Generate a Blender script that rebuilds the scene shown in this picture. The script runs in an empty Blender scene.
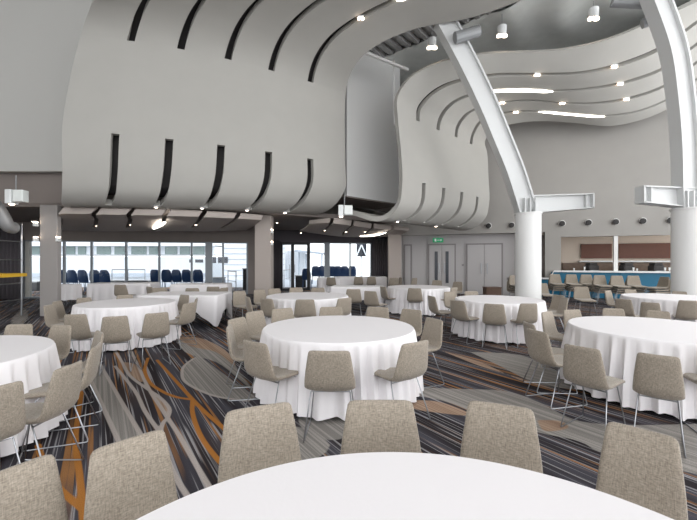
import bpy, math, random
import numpy as np
from mathutils import Vector
C = bpy.context.scene.collection
PI = math.pi
random.seed(7)

# ------------------------------------------------------------------ camera, sky, exposure
F, CX, CY, EYE = 370.0, 348.5, 260.0, 1.59
cd = bpy.data.cameras.new('camera'); cam = bpy.data.objects.new('camera', cd); C.objects.link(cam)
cam.location = (0, 0, EYE); cam.rotation_euler = (PI/2, 0, 0)
cd.sensor_width = 36; cd.lens = F/697*36; cd.clip_start = .05; cd.clip_end = 500
bpy.context.scene.camera = cam
w = bpy.data.worlds.new('world'); bpy.context.scene.world = w; w.use_nodes = True
bg = w.node_tree.nodes['Background']; bg.inputs[0].default_value = (.96, .98, 1, 1); bg.inputs[1].default_value = 1.9
vs = bpy.context.scene.view_settings
vs.view_transform = 'Standard'; vs.look = 'None'; vs.gamma = 1; vs.use_curve_mapping = False
vs.exposure = .56
def area(name, loc, rot, sx, sy, power, col=(1, 1, 1)):
    l = bpy.data.lights.new(name, 'AREA'); l.shape = 'RECTANGLE'; l.size = sx; l.size_y = sy; l.energy = power; l.color = col
    o = bpy.data.objects.new(name, l); C.objects.link(o); o.location = loc; o.rotation_euler = rot
    return o
# daylight through the tall glazing behind the viewer and at the right
area('daylight_rear', (0, -8.6, 4.6), (math.radians(94), 0, 0), 22, 7.6, 260, (1, .985, .97))
area('daylight_right', (14.6, 2.0, 4.6), (math.radians(94), 0, math.radians(90)), 16, 7.6, 560, (1, .985, .97))

# ------------------------------------------------------------------ helpers
def W(px, py, Y): return Vector(((px-CX)/F*Y, Y, EYE-(py-CY)/F*Y))
def G(px, py):
    Y = F*EYE/(py-CY); return ((px-CX)/F*Y, Y)
def Z(px, py, z):
    Y = (EYE-z)*F/(py-CY); return Vector(((px-CX)/F*Y, Y, z))

def mat(name, col, rough=.6, metal=0, emit=0, ecol=None, spec=.5, noise=0, nscale=20, bump=0, alpha=1):
    m = bpy.data.materials.new(name); m.use_nodes = True; nt = m.node_tree; b = nt.nodes['Principled BSDF']
    b.inputs['Base Color'].default_value = (*col, 1); b.inputs['Roughness'].default_value = rough
    b.inputs['Metallic'].default_value = metal; b.inputs['Specular IOR Level'].default_value = spec
    if emit:
        b.inputs['Emission Color'].default_value = (*(ecol or col), 1); b.inputs['Emission Strength'].default_value = emit
    if noise or bump:
        tc = nt.nodes.new('ShaderNodeTexCoord'); n = nt.nodes.new('ShaderNodeTexNoise'); n.inputs['Scale'].default_value = nscale
        n.inputs['Detail'].default_value = 4
        nt.links.new(tc.outputs['Object'], n.inputs['Vector'])
        if noise:
            mr = nt.nodes.new('ShaderNodeMapRange'); mr.inputs[1].default_value = .25; mr.inputs[2].default_value = .75
            mr.inputs[3].default_value = 1-noise; mr.inputs[4].default_value = 1+noise
            mx = nt.nodes.new('ShaderNodeVectorMath'); mx.operation = 'SCALE'; mx.inputs[0].default_value = col
            nt.links.new(n.outputs[0], mr.inputs[0]); nt.links.new(mr.outputs[0], mx.inputs['Scale'])
            nt.links.new(mx.outputs[0], b.inputs['Base Color'])
        if bump:
            bp = nt.nodes.new('ShaderNodeBump'); bp.inputs['Strength'].default_value = bump; bp.inputs['Distance'].default_value = .02
            nt.links.new(n.outputs[0], bp.inputs['Height']); nt.links.new(bp.outputs[0], b.inputs['Normal'])
    return m

M = {}
M['plaster'] = mat('plaster', (.405, .395, .37), .8, noise=.02, nscale=2)
M['plaster_wall'] = mat('plaster_wall', (.36, .345, .325), .8, noise=.02, nscale=2)
M['plaster_light'] = mat('plaster_light', (.50, .495, .475), .8)
M['white'] = mat('white_paint', (.84, .84, .83), .5)
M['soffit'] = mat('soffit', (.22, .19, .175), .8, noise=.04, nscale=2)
M['raft'] = mat('raft', (.42, .37, .34), .8)
M['column_grey'] = mat('column_grey', (.33, .31, .30), .8)
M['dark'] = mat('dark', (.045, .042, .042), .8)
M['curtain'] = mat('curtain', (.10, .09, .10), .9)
M['grey'] = mat('grey_metal', (.30, .31, .32), .45, .3)
M['alu'] = mat('aluminium', (.22, .24, .26), .45, .4)
M['black_frame'] = mat('black_frame', (.02, .02, .022), .5)
M['steel'] = mat('girder_paint', (.66, .67, .67), .45)
M['cloth'] = mat('tablecloth', (.85, .825, .84), .85, bump=.05, nscale=60)
M['chrome'] = mat('chrome', (.36, .37, .39), .28, 1)
M['door'] = mat('door_paint', (.50, .48, .48), .6)
M['door_edge'] = mat('door_edge', (.27, .25, .25), .6)
M['bar_blue'] = mat('bar_blue', (.006, .14, .25), .5)
M['bar_red'] = mat('bar_panel', (.13, .042, .02), .5, noise=.08, nscale=6)
M['bar_cream'] = mat('bar_cream', (.72, .62, .52), .6)
M['bar_brown'] = mat('bar_wood', (.17, .11, .075), .5, noise=.2, nscale=9)
M['counter'] = mat('counter_white', (.82, .83, .83), .3)
M['lamp'] = mat('lamp_glow', (1, .82, .66), .5, emit=8, ecol=(1, .80, .62))
M['strip'] = mat('strip_glow', (1, .95, .85), .5, emit=5, ecol=(1, .95, .86))
M['lamp_white'] = mat('lamp_body', (.78, .8, .8), .4)
M['membrane'] = mat('membrane', (.78, .81, .79), .35, noise=.06, nscale=3, bump=.2)
M['deck_metal'] = mat('deck_metal', (.40, .40, .40), .5, .2)
M['green'] = mat('exit_green', (.01, .25, .10), .5, emit=.12, ecol=(.03, .6, .25))
M['blue_plastic'] = mat('blue_plastic', (.012, .045, .13), .4)
M['ship_white'] = mat('ship_white', (.78, .81, .86), .5)
M['ship_glass'] = mat('ship_glass', (.17, .24, .23), .2)
M['ship_dark'] = mat('ship_dark', (.03, .035, .05), .3)
M['ship_blue_grey'] = mat('ship_grey', (.45, .5, .58), .5)  # plain blue-grey paint, one even tone
M['deck_out'] = mat('outdoor_deck', (.30, .33, .38), .7, noise=.06, nscale=1)
M['water'] = mat('water', (.06, .09, .11), .1, bump=.4, nscale=.6)
M['yellow'] = mat('yellow_paint', (.75, .45, .03), .5)
M['brown'] = mat('brown_ply', (.13, .075, .05), .6, noise=.1, nscale=8)
M['duct'] = mat('flexible_duct', (.30, .30, .30), .5, .3)

def fabric_material():
    m = bpy.data.materials.new('chair_fabric'); m.use_nodes = True; nt = m.node_tree; b = nt.nodes['Principled BSDF']
    tc = nt.nodes.new('ShaderNodeTexCoord')
    outs = []
    for sc in ((220, 40, 40), (40, 220, 220)):
        mp = nt.nodes.new('ShaderNodeMapping'); mp.inputs['Scale'].default_value = sc
        n = nt.nodes.new('ShaderNodeTexNoise'); n.inputs['Scale'].default_value = 1; n.inputs['Detail'].default_value = 2
        nt.links.new(tc.outputs['Object'], mp.inputs[0]); nt.links.new(mp.outputs[0], n.inputs['Vector']); outs.append(n)
    a = nt.nodes.new('ShaderNodeMath'); a.operation = 'ADD'
    nt.links.new(outs[0].outputs[0], a.inputs[0]); nt.links.new(outs[1].outputs[0], a.inputs[1])
    cr = nt.nodes.new('ShaderNodeValToRGB'); cr.color_ramp.elements[0].position = .30; cr.color_ramp.elements[1].position = .75
    mr = nt.nodes.new('ShaderNodeMath'); mr.operation = 'MULTIPLY'; mr.inputs[1].default_value = .5
    nt.links.new(a.outputs[0], mr.inputs[0]); nt.links.new(mr.outputs[0], cr.inputs[0])
    cr.color_ramp.elements[0].color = (.165, .138, .105, 1); cr.color_ramp.elements[1].color = (.45, .39, .32, 1)
    nt.links.new(cr.outputs[0], b.inputs['Base Color']); b.inputs['Roughness'].default_value = .75
    b.inputs['Sheen Weight'].default_value = .25; b.inputs['Sheen Roughness'].default_value = .5
    bp = nt.nodes.new('ShaderNodeBump'); bp.inputs['Strength'].default_value = .15; bp.inputs['Distance'].default_value = .003
    nt.links.new(a.outputs[0], bp.inputs['Height']); nt.links.new(bp.outputs[0], b.inputs['Normal'])
    return m
M['fabric'] = fabric_material()

def glass_material():
    m = bpy.data.materials.new('window_glass'); m.use_nodes = True; nt = m.node_tree
    for n in list(nt.nodes):
        if n.type == 'BSDF_PRINCIPLED': nt.nodes.remove(n)
    out = [n for n in nt.nodes if n.type == 'OUTPUT_MATERIAL'][0]
    t = nt.nodes.new('ShaderNodeBsdfTransparent'); t.inputs[0].default_value = (.93, .96, .97, 1)
    g = nt.nodes.new('ShaderNodeBsdfGlossy'); g.inputs['Roughness'].default_value = .02
    f = nt.nodes.new('ShaderNodeFresnel'); f.inputs[0].default_value = 1.3
    x = nt.nodes.new('ShaderNodeMixShader')
    nt.links.new(f.outputs[0], x.inputs[0]); nt.links.new(t.outputs[0], x.inputs[1]); nt.links.new(g.outputs[0], x.inputs[2])
    nt.links.new(x.outputs[0], out.inputs[0])
    return m
M['glass'] = glass_material()

class MB:
    def __init__(s): s.v = []; s.f = []
    def add(s, vs_, fs_):
        o = len(s.v); s.v += [tuple(p) for p in vs_]; s.f += [tuple(i+o for i in f) for f in fs_]; return s
    def box(s, c, d, rz=0):
        cx, cy, cz = c; hx, hy, hz = d[0]/2, d[1]/2, d[2]/2; ca, sa = math.cos(rz), math.sin(rz); P = []
        for z in (-hz, hz):
            for x, y in ((-hx, -hy), (hx, -hy), (hx, hy), (-hx, hy)):
                P.append((cx+x*ca-y*sa, cy+x*sa+y*ca, cz+z))
        return s.add(P, [(3, 2, 1, 0), (4, 5, 6, 7), (0, 1, 5, 4), (1, 2, 6, 5), (2, 3, 7, 6), (3, 0, 4, 7)])
    def wall(s, a, b, z0, z1, t=.15):
        a = Vector(a[:2]); b = Vector(b[:2]); m = (a+b)/2; d = b-a
        n = Vector((-d.y, d.x)).normalized()*t/2; m = m+n      # thickness goes to the left of a->b
        return s.box((m.x, m.y, (z0+z1)/2), (d.length, t, z1-z0), math.atan2(d.y, d.x))
    def prism(s, poly, z0, z1):
        n = len(poly); P = [(x, y, z0) for x, y in poly]+[(x, y, z1) for x, y in poly]
        return s.add(P, [tuple(range(n))[::-1], tuple(range(n, 2*n))]+[(i, (i+1) % n, n+(i+1) % n, n+i) for i in range(n)])
    def tube(s, pts, r, n=8, cap=True):
        pts = [Vector(p) for p in pts]; P = []; Fs = []; m = len(pts)
        rr = r if isinstance(r, (list, tuple)) else [r]*m
        up = None
        for i, p in enumerate(pts):
            t = (pts[min(i+1, m-1)]-pts[max(i-1, 0)]).normalized()
            if up is None: up = t.orthogonal().normalized()
            up = (up-t*up.dot(t)).normalized(); bb = t.cross(up)
            for k in range(n):
                a = 2*PI*k/n; P.append(p+(up*math.cos(a)+bb*math.sin(a))*rr[i])
        for i in range(m-1):
            for k in range(n): Fs.append((i*n+k, i*n+(k+1) % n, (i+1)*n+(k+1) % n, (i+1)*n+k))
        if cap: Fs += [tuple(range(n))[::-1], tuple(range((m-1)*n, m*n))]
        return s.add(P, Fs)
    def lathe(s, c, prof, n=32, cap=True):
        P = []; Fs = []
        for r, z in prof:
            for k in range(n): a = 2*PI*k/n; P.append((c[0]+r*math.cos(a), c[1]+r*math.sin(a), c[2]+z))
        for i in range(len(prof)-1):
            for k in range(n): Fs.append((i*n+k, i*n+(k+1) % n, (i+1)*n+(k+1) % n, (i+1)*n+k))
        if cap: Fs += [tuple(range(n))[::-1], tuple(range((len(prof)-1)*n, len(prof)*n))]
        return s.add(P, Fs)
    def build(s, name, m, parent=None, smooth=False, bevel=0):
        me = bpy.data.meshes.new(name); me.from_pydata(s.v, [], s.f); me.update()
        o = bpy.data.objects.new(name, me); C.objects.link(o); me.materials.append(M[m] if isinstance(m, str) else m)
        if parent is not None:
            o.parent = parent
        if smooth:
            me.polygons.foreach_set('use_smooth', [True]*len(me.polygons))
            try: me.set_sharp_from_angle(angle=math.radians(40))
            except Exception: pass
        if bevel:
            bm_ = o.modifiers.new('bevel', 'BEVEL'); bm_.width = bevel; bm_.segments = 2; bm_.limit_method = 'ANGLE'
        return o
def tag(o, label=None, cat=None, group=None, kind=None):
    if label: o['label'] = label
    if cat: o['category'] = cat
    if group: o['group'] = group
    if kind: o['kind'] = kind
    return o
def empty(name, loc, rz=0):
    o = bpy.data.objects.new(name, None); C.objects.link(o); o.location = loc; o.rotation_euler = (0, 0, rz); o.empty_display_size = .1
    return o
def struct(o): o['kind'] = 'structure'; return o
def copy_tree(o, parent=None):
    c = o.copy(); C.objects.link(c); c.parent = parent
    for ch in o.children: copy_tree(ch, c)
    return c
def crom(p0, p1, p2, p3, t):
    return .5*((2*p1)+(-p0+p2)*t+(2*p0-5*p1+4*p2-p3)*t*t+(-p0+3*p1-3*p2+p3)*t**3)

# ------------------------------------------------------------------ floor with its woven carpet pattern
orange_px = [[(157,360),(169,373.4),(181,386.6),(193,399.7),(205,412),(220,425),(240,443),(262,462)],
    [(148,358),(144.8,370),(150,382.5),(161,390.6),(175,396.7),(193,399.7)],
    [(192.5,400),(192.3,411),(196,425),(203.6,441),(220,461.8),(240,480)],
    [(82,390),(77.6,419),(75.6,441),(79.6,475.6),(83.6,520)],
    [(38,445),(42,459.5),(46,471.6),(60.4,489.7),(82.6,509)],
    [(0,318),(20,306),(33,302),(38,310),(60,316)]]
pale_px = [[(92,350),(105.5,373.4),(118.6,396.7),(135.8,426),(150,450)], [(90,378),(98.4,396.7),(108.5,419),(118,440),(130,470)],
    [(112,345),(122.6,363),(129.7,375.5),(146.9,388.6),(159,396.7),(169,407.8),(168,416.9),(163,423),(161,437),(172,470),(190,500)],
    [(128,345),(136.8,363),(144.8,380.5),(151,392.6),(159,404.7),(167,416.9),(179,435),(205,480),(230,520)],
    [(115,366),(134.7,390.6),(144.8,410.8),(159,431)],
    [(193.4,358.5),(184,366),(182,374),(185,381.5),(198.5,389.8),(218.7,396.9),(248,401)],
    [(0,335),(14,318),(26,306),(24,300)], [(36,300),(36,315),(45,325),(50,334),(38,342)], [(17,330),(30,322),(45,324)]]
zone_px = [[(92,350),(105.5,373.4),(118.6,396.7),(135.8,426),(150,450),(130,470),(118,440),(108.5,419),(98.4,396.7),(90,378)],
    [(193.4,358.5),(184,366),(182,374),(185,381.5),(198.5,389.8),(218.7,396.9),(248,401),(255,396),(247,391),(217,369),(199,356)],
    [(176,337),(200,338),(225,350),(240,373),(262,400),(240,380),(216,362),(185,352)],
    [(380,386),(400,386),(444,388.4),(504,391),(540,402.7),(579,421),(640,425),(697,424),(760,426),(760,480),(697,474),(650,462),(600,452),(579,441),(537,432),(490,418),(440,400),(390,392)],
    [(300,404),(345,410),(355,430),(330,440),(300,425)],
    [(245,432),(290,425),(330,445),(290,470),(255,455)],
    [(12,318),(24,306),(28,318),(10,332)],
    [(470,352),(520,355),(560,372),(600,390),(540,384),(500,366)]]
tan_px = [[(146,384),(159,396.7),(169,407.8),(168,416.9),(159,404.7),(151,392.6)], [(176,337),(200,338),(225,350),(235,366),(216,352),(190,346)],
    [(122,362),(129.7,374),(143,382),(136.8,365)],
    [(410,400),(440,402),(472,415),(440,413),(412,408)], [(537,420),(560,421),(568,428),(545,431)], [(165,400),(168,410),(161,402)],
    [(440,350),(480,362),(520,380),(560,391),(520,378),(480,366)]]
def tow(L): return np.array([G(*p) for p in L])
def dist_poly(X, Y, L, closed=False):
    d = np.full(X.shape, 99.)
    n = len(L)
    for i in range(n if closed else n-1):
        a = L[i]; b = L[(i+1) % n]; e = b-a; q = (e**2).sum()+1e-12
        t = np.clip(((X-a[0])*e[0]+(Y-a[1])*e[1])/q, 0, 1)
        d = np.minimum(d, np.hypot(X-a[0]-t*e[0], Y-a[1]-t*e[1]))
    return d
def inside(X, Y, L):
    c = np.zeros(X.shape, bool); n = len(L)
    for i in range(n):
        a = L[i]; b = L[(i+1) % n]
        cond = (a[1] > Y) != (b[1] > Y)
        c ^= cond & (X < (b[0]-a[0])*(Y-a[1])/(b[1]-a[1]+1e-12)+a[0])
    return c
def smooth_line(L, k=6):
    L = np.array(L); P = []
    for i in range(len(L)-1):
        p0 = L[max(i-1, 0)]; p3 = L[min(i+2, len(L)-1)]
        for j in range(k): P.append(crom(p0, L[i], L[i+1], p3, j/k))
    P.append(L[-1]); return np.array(P)
xs = np.unique(np.round(np.concatenate([np.arange(-16, -4.2, .25), np.arange(-4.2, .6, .018), np.arange(.6, 6, .035), np.arange(6, 15.1, .25)]), 4))
ys = np.unique(np.round(np.concatenate([np.arange(-9, 2, .25), np.arange(2, 7, .019), np.arange(7, 9, .04), np.arange(9, 21.6, .2)]), 4))
GX, GY = np.meshgrid(xs, ys)
od = np.full(GX.shape, 9.); pd = np.full(GX.shape, 9.); zd = np.full(GX.shape, -9.); td = np.full(GX.shape, -9.)
for L in orange_px: od = np.minimum(od, dist_poly(GX, GY, smooth_line(tow(L), 4)))
for L in pale_px: pd = np.minimum(pd, dist_poly(GX, GY, smooth_line(tow(L), 4)))
def sgn(L):
    L = smooth_line(np.vstack([tow(L), tow(L)[:1]]), 4)[:-1]
    d = dist_poly(GX, GY, L, True); return np.where(inside(GX, GY, L), d, -d)
for L in zone_px: zd = np.maximum(zd, sgn(L))
for L in tan_px: td = np.maximum(td, sgn(L))
me = bpy.data.meshes.new('floor'); nx, ny = len(xs), len(ys)
V = np.stack([GX.ravel(), GY.ravel(), np.zeros(GX.size)], 1)
idx = np.arange(nx*ny).reshape(ny, nx)
Fq = np.stack([idx[:-1, :-1].ravel(), idx[:-1, 1:].ravel(), idx[1:, 1:].ravel(), idx[1:, :-1].ravel()], 1)
me.vertices.add(len(V)); me.vertices.foreach_set('co', V.ravel().astype('f'))
me.loops.add(Fq.size); me.loops.foreach_set('vertex_index', Fq.ravel().astype('i'))
me.polygons.add(len(Fq)); me.polygons.foreach_set('loop_start', np.arange(0, Fq.size, 4).astype('i'))
me.update(); me.validate()
for nm, arr in (('orange_d', od), ('pale_d', pd), ('zone_d', zd), ('tan_d', td)):
    at = me.attributes.new(nm, 'FLOAT', 'POINT'); at.data.foreach_set('value', arr.ravel().astype('f'))
floor = bpy.data.objects.new('floor', me); C.objects.link(floor); struct(floor)
def carpet():
    m = bpy.data.materials.new('carpet'); m.use_nodes = True; nt = m.node_tree; b = nt.nodes['Principled BSDF']; L = nt.links.new; N = nt.nodes.new
    b.inputs['Roughness'].default_value = .95; b.inputs['Specular IOR Level'].default_value = .15
    tc = N('ShaderNodeTexCoord')
    def mp(rot, sc, loc=(0, 0, 0)):
        a = N('ShaderNodeMapping'); a.inputs['Rotation'].default_value = (0, 0, rot); q = N('ShaderNodeMapping'); q.inputs['Scale'].default_value = sc; q.inputs['Location'].default_value = loc
        L(tc.outputs['Object'], a.inputs[0]); L(a.outputs[0], q.inputs[0]); return q.outputs[0]
    def nz(vec, detail=2):
        n = N('ShaderNodeTexNoise'); n.inputs['Scale'].default_value = 1; n.inputs['Detail'].default_value = detail; L(vec, n.inputs['Vector']); return n.outputs[0]
    def ramp(v, a, bb, ca=0, cb=1):
        r = N('ShaderNodeMapRange'); r.inputs[1].default_value = a; r.inputs[2].default_value = bb; r.inputs[3].default_value = ca; r.inputs[4].default_value = cb; L(v, r.inputs[0]); return r.outputs[0]
    def math_(op, a, bb):
        r = N('ShaderNodeMath'); r.operation = op
        for i, q in enumerate((a, bb)):
            if isinstance(q, (int, float)): r.inputs[i].default_value = q
            else: L(q, r.inputs[i])
        return r.outputs[0]
    def mix(f, a, bb):
        r = N('ShaderNodeMix'); r.data_type = 'RGBA'
        L(f, r.inputs[0])
        for i, q in ((6, a), (7, bb)):
            if isinstance(q, tuple): r.inputs[i].default_value = (*q, 1)
            else: L(q, r.inputs[i])
        return r.outputs[2]
    rot = math.radians(56)                 # streaks run along (.56,-.83)
    s1 = nz(mp(rot, (.22, 46, 1)), 1); s2 = nz(mp(rot, (.7, 20, 1), (3, 7, 0)), 1); s3 = nz(mp(rot, (.28, 5.5, 1), (9, 2, 0)), 1)
    s4 = nz(mp(rot, (.2, 20, 1), (5, 31, 0)), 1)
    patch = nz(mp(0, (.55, .55, 1), (1.7, .4, 0)), 1); fine = nz(mp(0, (160, 160, 1)), 1)
    base = mix(ramp(s3, .4, .62), (.026, .021, .024), (.072, .070, .086))
    base = mix(ramp(patch, .52, .66, 0, .4), base, (.085, .055, .045))
    pl = math_('MULTIPLY', ramp(s1, .53, .57), ramp(s2, .47, .56))
    base = mix(math_('MULTIPLY', pl, .85), base, (.36, .35, .36))
    ol = math_('MULTIPLY', ramp(s4, .59, .62), ramp(nz(mp(rot, (.5, 3, 1), (2, 2, 0)), 1), .42, .56))
    base = mix(math_('MULTIPLY', ol, .85), base, (.36, .17, .06))
    def attr(n):
        a = N('ShaderNodeAttribute'); a.attribute_name = n; return a.outputs['Fac']
    zt = mix(ramp(s1, .45, .6), (.24, .225, .21), (.36, .335, .31))
    base = mix(ramp(attr('zone_d'), -.008, .008), base, zt)
    tt = mix(ramp(s1, .45, .6), (.30, .20, .14), (.42, .30, .22))
    base = mix(ramp(attr('tan_d'), -.008, .008), base, tt)
    base = mix(ramp(attr('pale_d'), .025, .016, 0, .9), base, (.46, .41, .38))
    base = mix(ramp(attr('orange_d'), .027, .018, 0, .95), base, (.42, .17, .035))
    sc = N('ShaderNodeVectorMath'); sc.operation = 'SCALE'; L(base, sc.inputs[0]); L(ramp(fine, .3, .7, .8, 1.2), sc.inputs['Scale'])
    L(sc.outputs[0], b.inputs['Base Color'])
    return m
me.materials.append(carpet())

# ------------------------------------------------------------------ shell
def BW(px, off=0):                                   # the long back wall
    a = (px-CX)/F; Y = (18.764+off)/(1+.36*a); return (a*Y, Y)
def bwx(X, off=0): return (X, 14.3+.36*(12.4-X)+off)
OPEN_L, OPEN_R = BW(561)[0], 13.6
mb = MB()
mb.wall(bwx(1.2), bwx(15), 2.78, 9.8, .3)           # above the doors and the bar
struct(mb.build('wall_back', 'plaster_wall'))
mb = MB(); mb.wall(bwx(2.0, .55), bwx(7.75, .55), 0, 2.85, .2)
struct(mb.build('wall_doors', 'door'))
mb = MB()
a, b_ = BW(545), BW(561)
mb.wall(a, b_, 0, 2.78, .3)
mb.wall(b_, bwx(15), 2.56, 2.78, .3)
struct(mb.build('wall_bar', 'plaster_wall'))
mb = MB(); mb.wall(bwx(7.7), BW(539.5), 0, 2.78, .3); struct(mb.build('wall_niche', 'plaster_wall'))
mb = MB(); mb.wall(bwx(7.5, .9), bwx(9.2, .9), 0, 2.78, .1); struct(mb.build('wall_niche_back', 'soffit'))
# fascia soffit over the doors
mb = MB(); p = [bwx(1.2, .02), bwx(7.7, .02), bwx(7.7, .6), bwx(1.2, .6)]; mb.prism(p, 2.785, 2.84); struct(mb.build('ceiling_doors', 'plaster_wall'))
# upper left wall, its dark bulkhead, the low ceiling and the recess wall
mb = MB(); mb.box((-11.3, 10.6, 6.95), (10.2, .25, 5.7)); struct(mb.build('wall_left_upper', 'plaster_light'))
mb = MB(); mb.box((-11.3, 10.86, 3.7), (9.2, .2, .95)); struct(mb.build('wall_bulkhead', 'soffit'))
mb = MB(); mb.box((-16.1, 2, 4.9), (.2, 26, 9.8)); struct(mb.build('wall_left', 'plaster'))
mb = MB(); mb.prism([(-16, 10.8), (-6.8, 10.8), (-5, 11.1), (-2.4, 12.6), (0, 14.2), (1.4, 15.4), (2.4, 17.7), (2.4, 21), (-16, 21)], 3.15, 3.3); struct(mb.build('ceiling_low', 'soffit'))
mb = MB(); a = W(347, 190, 13.3); b_ = W(400, 200, 15.3); mb.wall(a, b_, 3.9, 9.8, .15); struct(mb.build('wall_recess', 'white'))
mb = MB(); mb.prism([(a.x, a.y), (b_.x, b_.y), (b_.x-1, b_.y+1.4), (a.x-1, a.y+1.4)], 3.85, 3.9); struct(mb.build('ceiling_recess', 'soffit'))
mb = MB(); mb.box((-.5, 6, 10.0), (32, 32, .2)); struct(mb.build('ceiling', 'white'))
# tall glazing frames behind the viewer and at the right (out of frame)
mb = MB()
for i in range(9): mb.box((-14+i*3.5, -9, 5), (.12, .2, 9.9))
for z in (.15, 3.2, 6.5): mb.box((0, -9, z), (30, .15, .12))
for i in range(7): mb.box((15, -8.6+i*3.4, 5), (.2, .12, 9.9))
for z in (.15, 3.2, 6.5): mb.box((15, 1.5, z), (.15, 21, .12))
struct(mb.build('window_3', 'alu'))

# window wall 1
WA = np.array([-13.5, 15.2]); WB = np.array([-4.67, 17.2]); WU = (WB-WA)/np.linalg.norm(WB-WA)
def on_wall(px, A, B):                                # where the pixel column meets a wall line
    t = (px-CX)/F; d = B-A; k = (t*A[1]-A[0])/(d[0]-t*d[1]); return A+d*k
mb = MB()
P0 = WA-WU*2.6
mb.wall(P0, WB+WU*.45, 2.40, 3.15, .15); mb.wall(P0, WA, 0, 2.4, .15); mb.wall(WB, WB+WU*.45, 0, 2.4, .15)
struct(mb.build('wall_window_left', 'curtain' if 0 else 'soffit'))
def window(name, A, B, mull, top, frame, wide=()):
    root = empty(name, (0, 0, 0)); struct(root)
    m = MB(); m.wall(A, B, top-.06, top, .1); m.wall(A, B, 0, .07, .1)
    m.build('frame', frame, root)
    for px in mull:
        q = on_wall(px, A, B); wd = .075
        if px in wide: wd = .3
        MB().box((q[0], q[1]+.05, top/2), (wd, .12, top), math.atan2(B[1]-A[1], B[0]-A[0])).build('mullion', frame, root)
    n = np.array([-(B-A)[1], (B-A)[0]]); n = n/np.linalg.norm(n)*.05
    g = MB(); a_, b2 = A+n, B+n
    g.add([(a_[0], a_[1], .05), (b2[0], b2[1], .05), (b2[0], b2[1], top-.03), (a_[0], a_[1], top-.03)], [(0, 1, 2, 3)])
    g.build('glass', 'glass', root)
    return root
window('window_1', WA, WB, (23, 63.5, 91, 125.6, 158.8, 191.3, 208.5, 222.7, 247), 2.42, 'alu', (208.5,))
WC = np.array([-3.6, 19.2]); WD = np.array([1.27, 20.0]); U2 = (WD-WC)/np.linalg.norm(WD-WC)
mb = MB(); mb.wall(WC-U2*.6, WD+U2*1.5, 2.52, 3.15, .15); mb.wall(WC-U2*.6, WC, 0, 2.52, .15); mb.wall(WD, WD+U2*1.5, 0, 2.52, .15)
mb.wall(WB+WU*.4, WC-U2*.55, 0, 3.15, .12)
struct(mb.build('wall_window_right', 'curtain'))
mb = MB(); mb.wall((-16.2, 15.0), (-4.2, 17.5), 3.1, 9.9, .15); mb.wall((-4.2, 17.5), (-3.9, 19.3), 3.1, 9.9, .15); mb.wall((-3.9, 19.3), (3.2, 20.5), 3.1, 9.9, .15); mb.wall((3.2, 20.5), (2.0, 17.6), 0, 9.9, .15)
mb.wall((-16.2, 14.9), (-13.2, 15.3), 0, 3.2, .15)
struct(mb.build('wall_far_upper', 'plaster'))
E1 = on_wall(309, WC, WD)
window('window_2', E1, WD, (327, 350, 371), 2.52, 'alu', (327,))
# black framed double door to the terrace
dr = empty('door_1', (0, 0, 0)); struct(dr)
m = MB(); m.wall(WC, E1, 2.38, 2.52, .12); m.wall(WC, E1, 0, .12, .12)
for px in (281, 292.5, 308.5):
    q = on_wall(px, WC, WD); m.box((q[0], q[1]+.05, 1.25), (.16, .12, 2.5))
m.build('frame', 'black_frame', dr)
g = MB(); g.add([(WC[0], WC[1]+.06, .1), (E1[0], E1[1]+.06, .1), (E1[0], E1[1]+.06, 2.4), (WC[0], WC[1]+.06, 2.4)], [(0, 1, 2, 3)]); g.build('glass', 'glass', dr)
q = on_wall(292.5, WC, WD)
for s in (-1, 1): MB().tube([(q[0]+s*.13, q[1]-.06, .95), (q[0]+s*.13, q[1]-.06, 1.35)], .018).build('door_handle', 'chrome', dr)
# service doors in the back wall
def leaf(px0, px1, name, handle=0, pane=0):
    a = BW(px0, .52); b = BW(px1, .52); a = Vector(a); b = Vector(b); r = empty(name, (0, 0, 0)); struct(r)
    MB().wall(a, b, 0, 2.36, -.05).build('frame', 'door_edge', r)
    n = (b-a).normalized(); k = Vector((n.y, -n.x))*.06
    mid = (a+b)/2; one = px1-px0 < 15
    halves = [(a+n*.07, b-n*.07)] if one else [(a+n*.07, mid-n*.012), (mid+n*.012, b-n*.07)]
    for i, (p_, q_) in enumerate(halves):
        lf = MB().wall(p_+k, q_+k, .01, 2.29, .04).build('door_leaf', 'door', r, bevel=.006)
        if one: continue
        hp = (q_-n*.12 if i == 0 else p_+n*.12)+k*1.9
        MB().tube([(hp.x, hp.y, .95), (hp.x, hp.y, 1.45)], .02).build('door_handle', 'chrome', lf)
        if pane:
            c = hp+(n*-.12 if i == 0 else n*.12)-k*.75
            MB().box((c.x, c.y, 1.25), (.14, .03, 1.5), math.atan2(n.y, n.x)).build('vision_panel', 'ship_dark', lf)
    return r
leaf(404, 412, 'door_2'); leaf(428, 456, 'door_3', 1, 1); leaf(466, 503, 'door_4', 1)
# columns
def prism_column(name, x, y, wd, dp, z1, label):
    o = MB().box((x, y, z1/2), (wd, dp, z1)).build(name, 'column_grey' if x < -5 else 'raft', bevel=.02); return tag(o, label, 'column')
prism_column('square_column', -8.47, 10.52, .50, .16, 3.15, 'square grey column left of the tables, before the far left windows')
prism_column('square_column', -2.98, 13.1, .56, .5, 3.15, 'square pale column between the long window and the black framed door')
prism_column('square_column', 2.14, 17.2, .58, .4, 3.15, 'slim pale square column at the dark alcove left of the grey doors')

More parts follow.
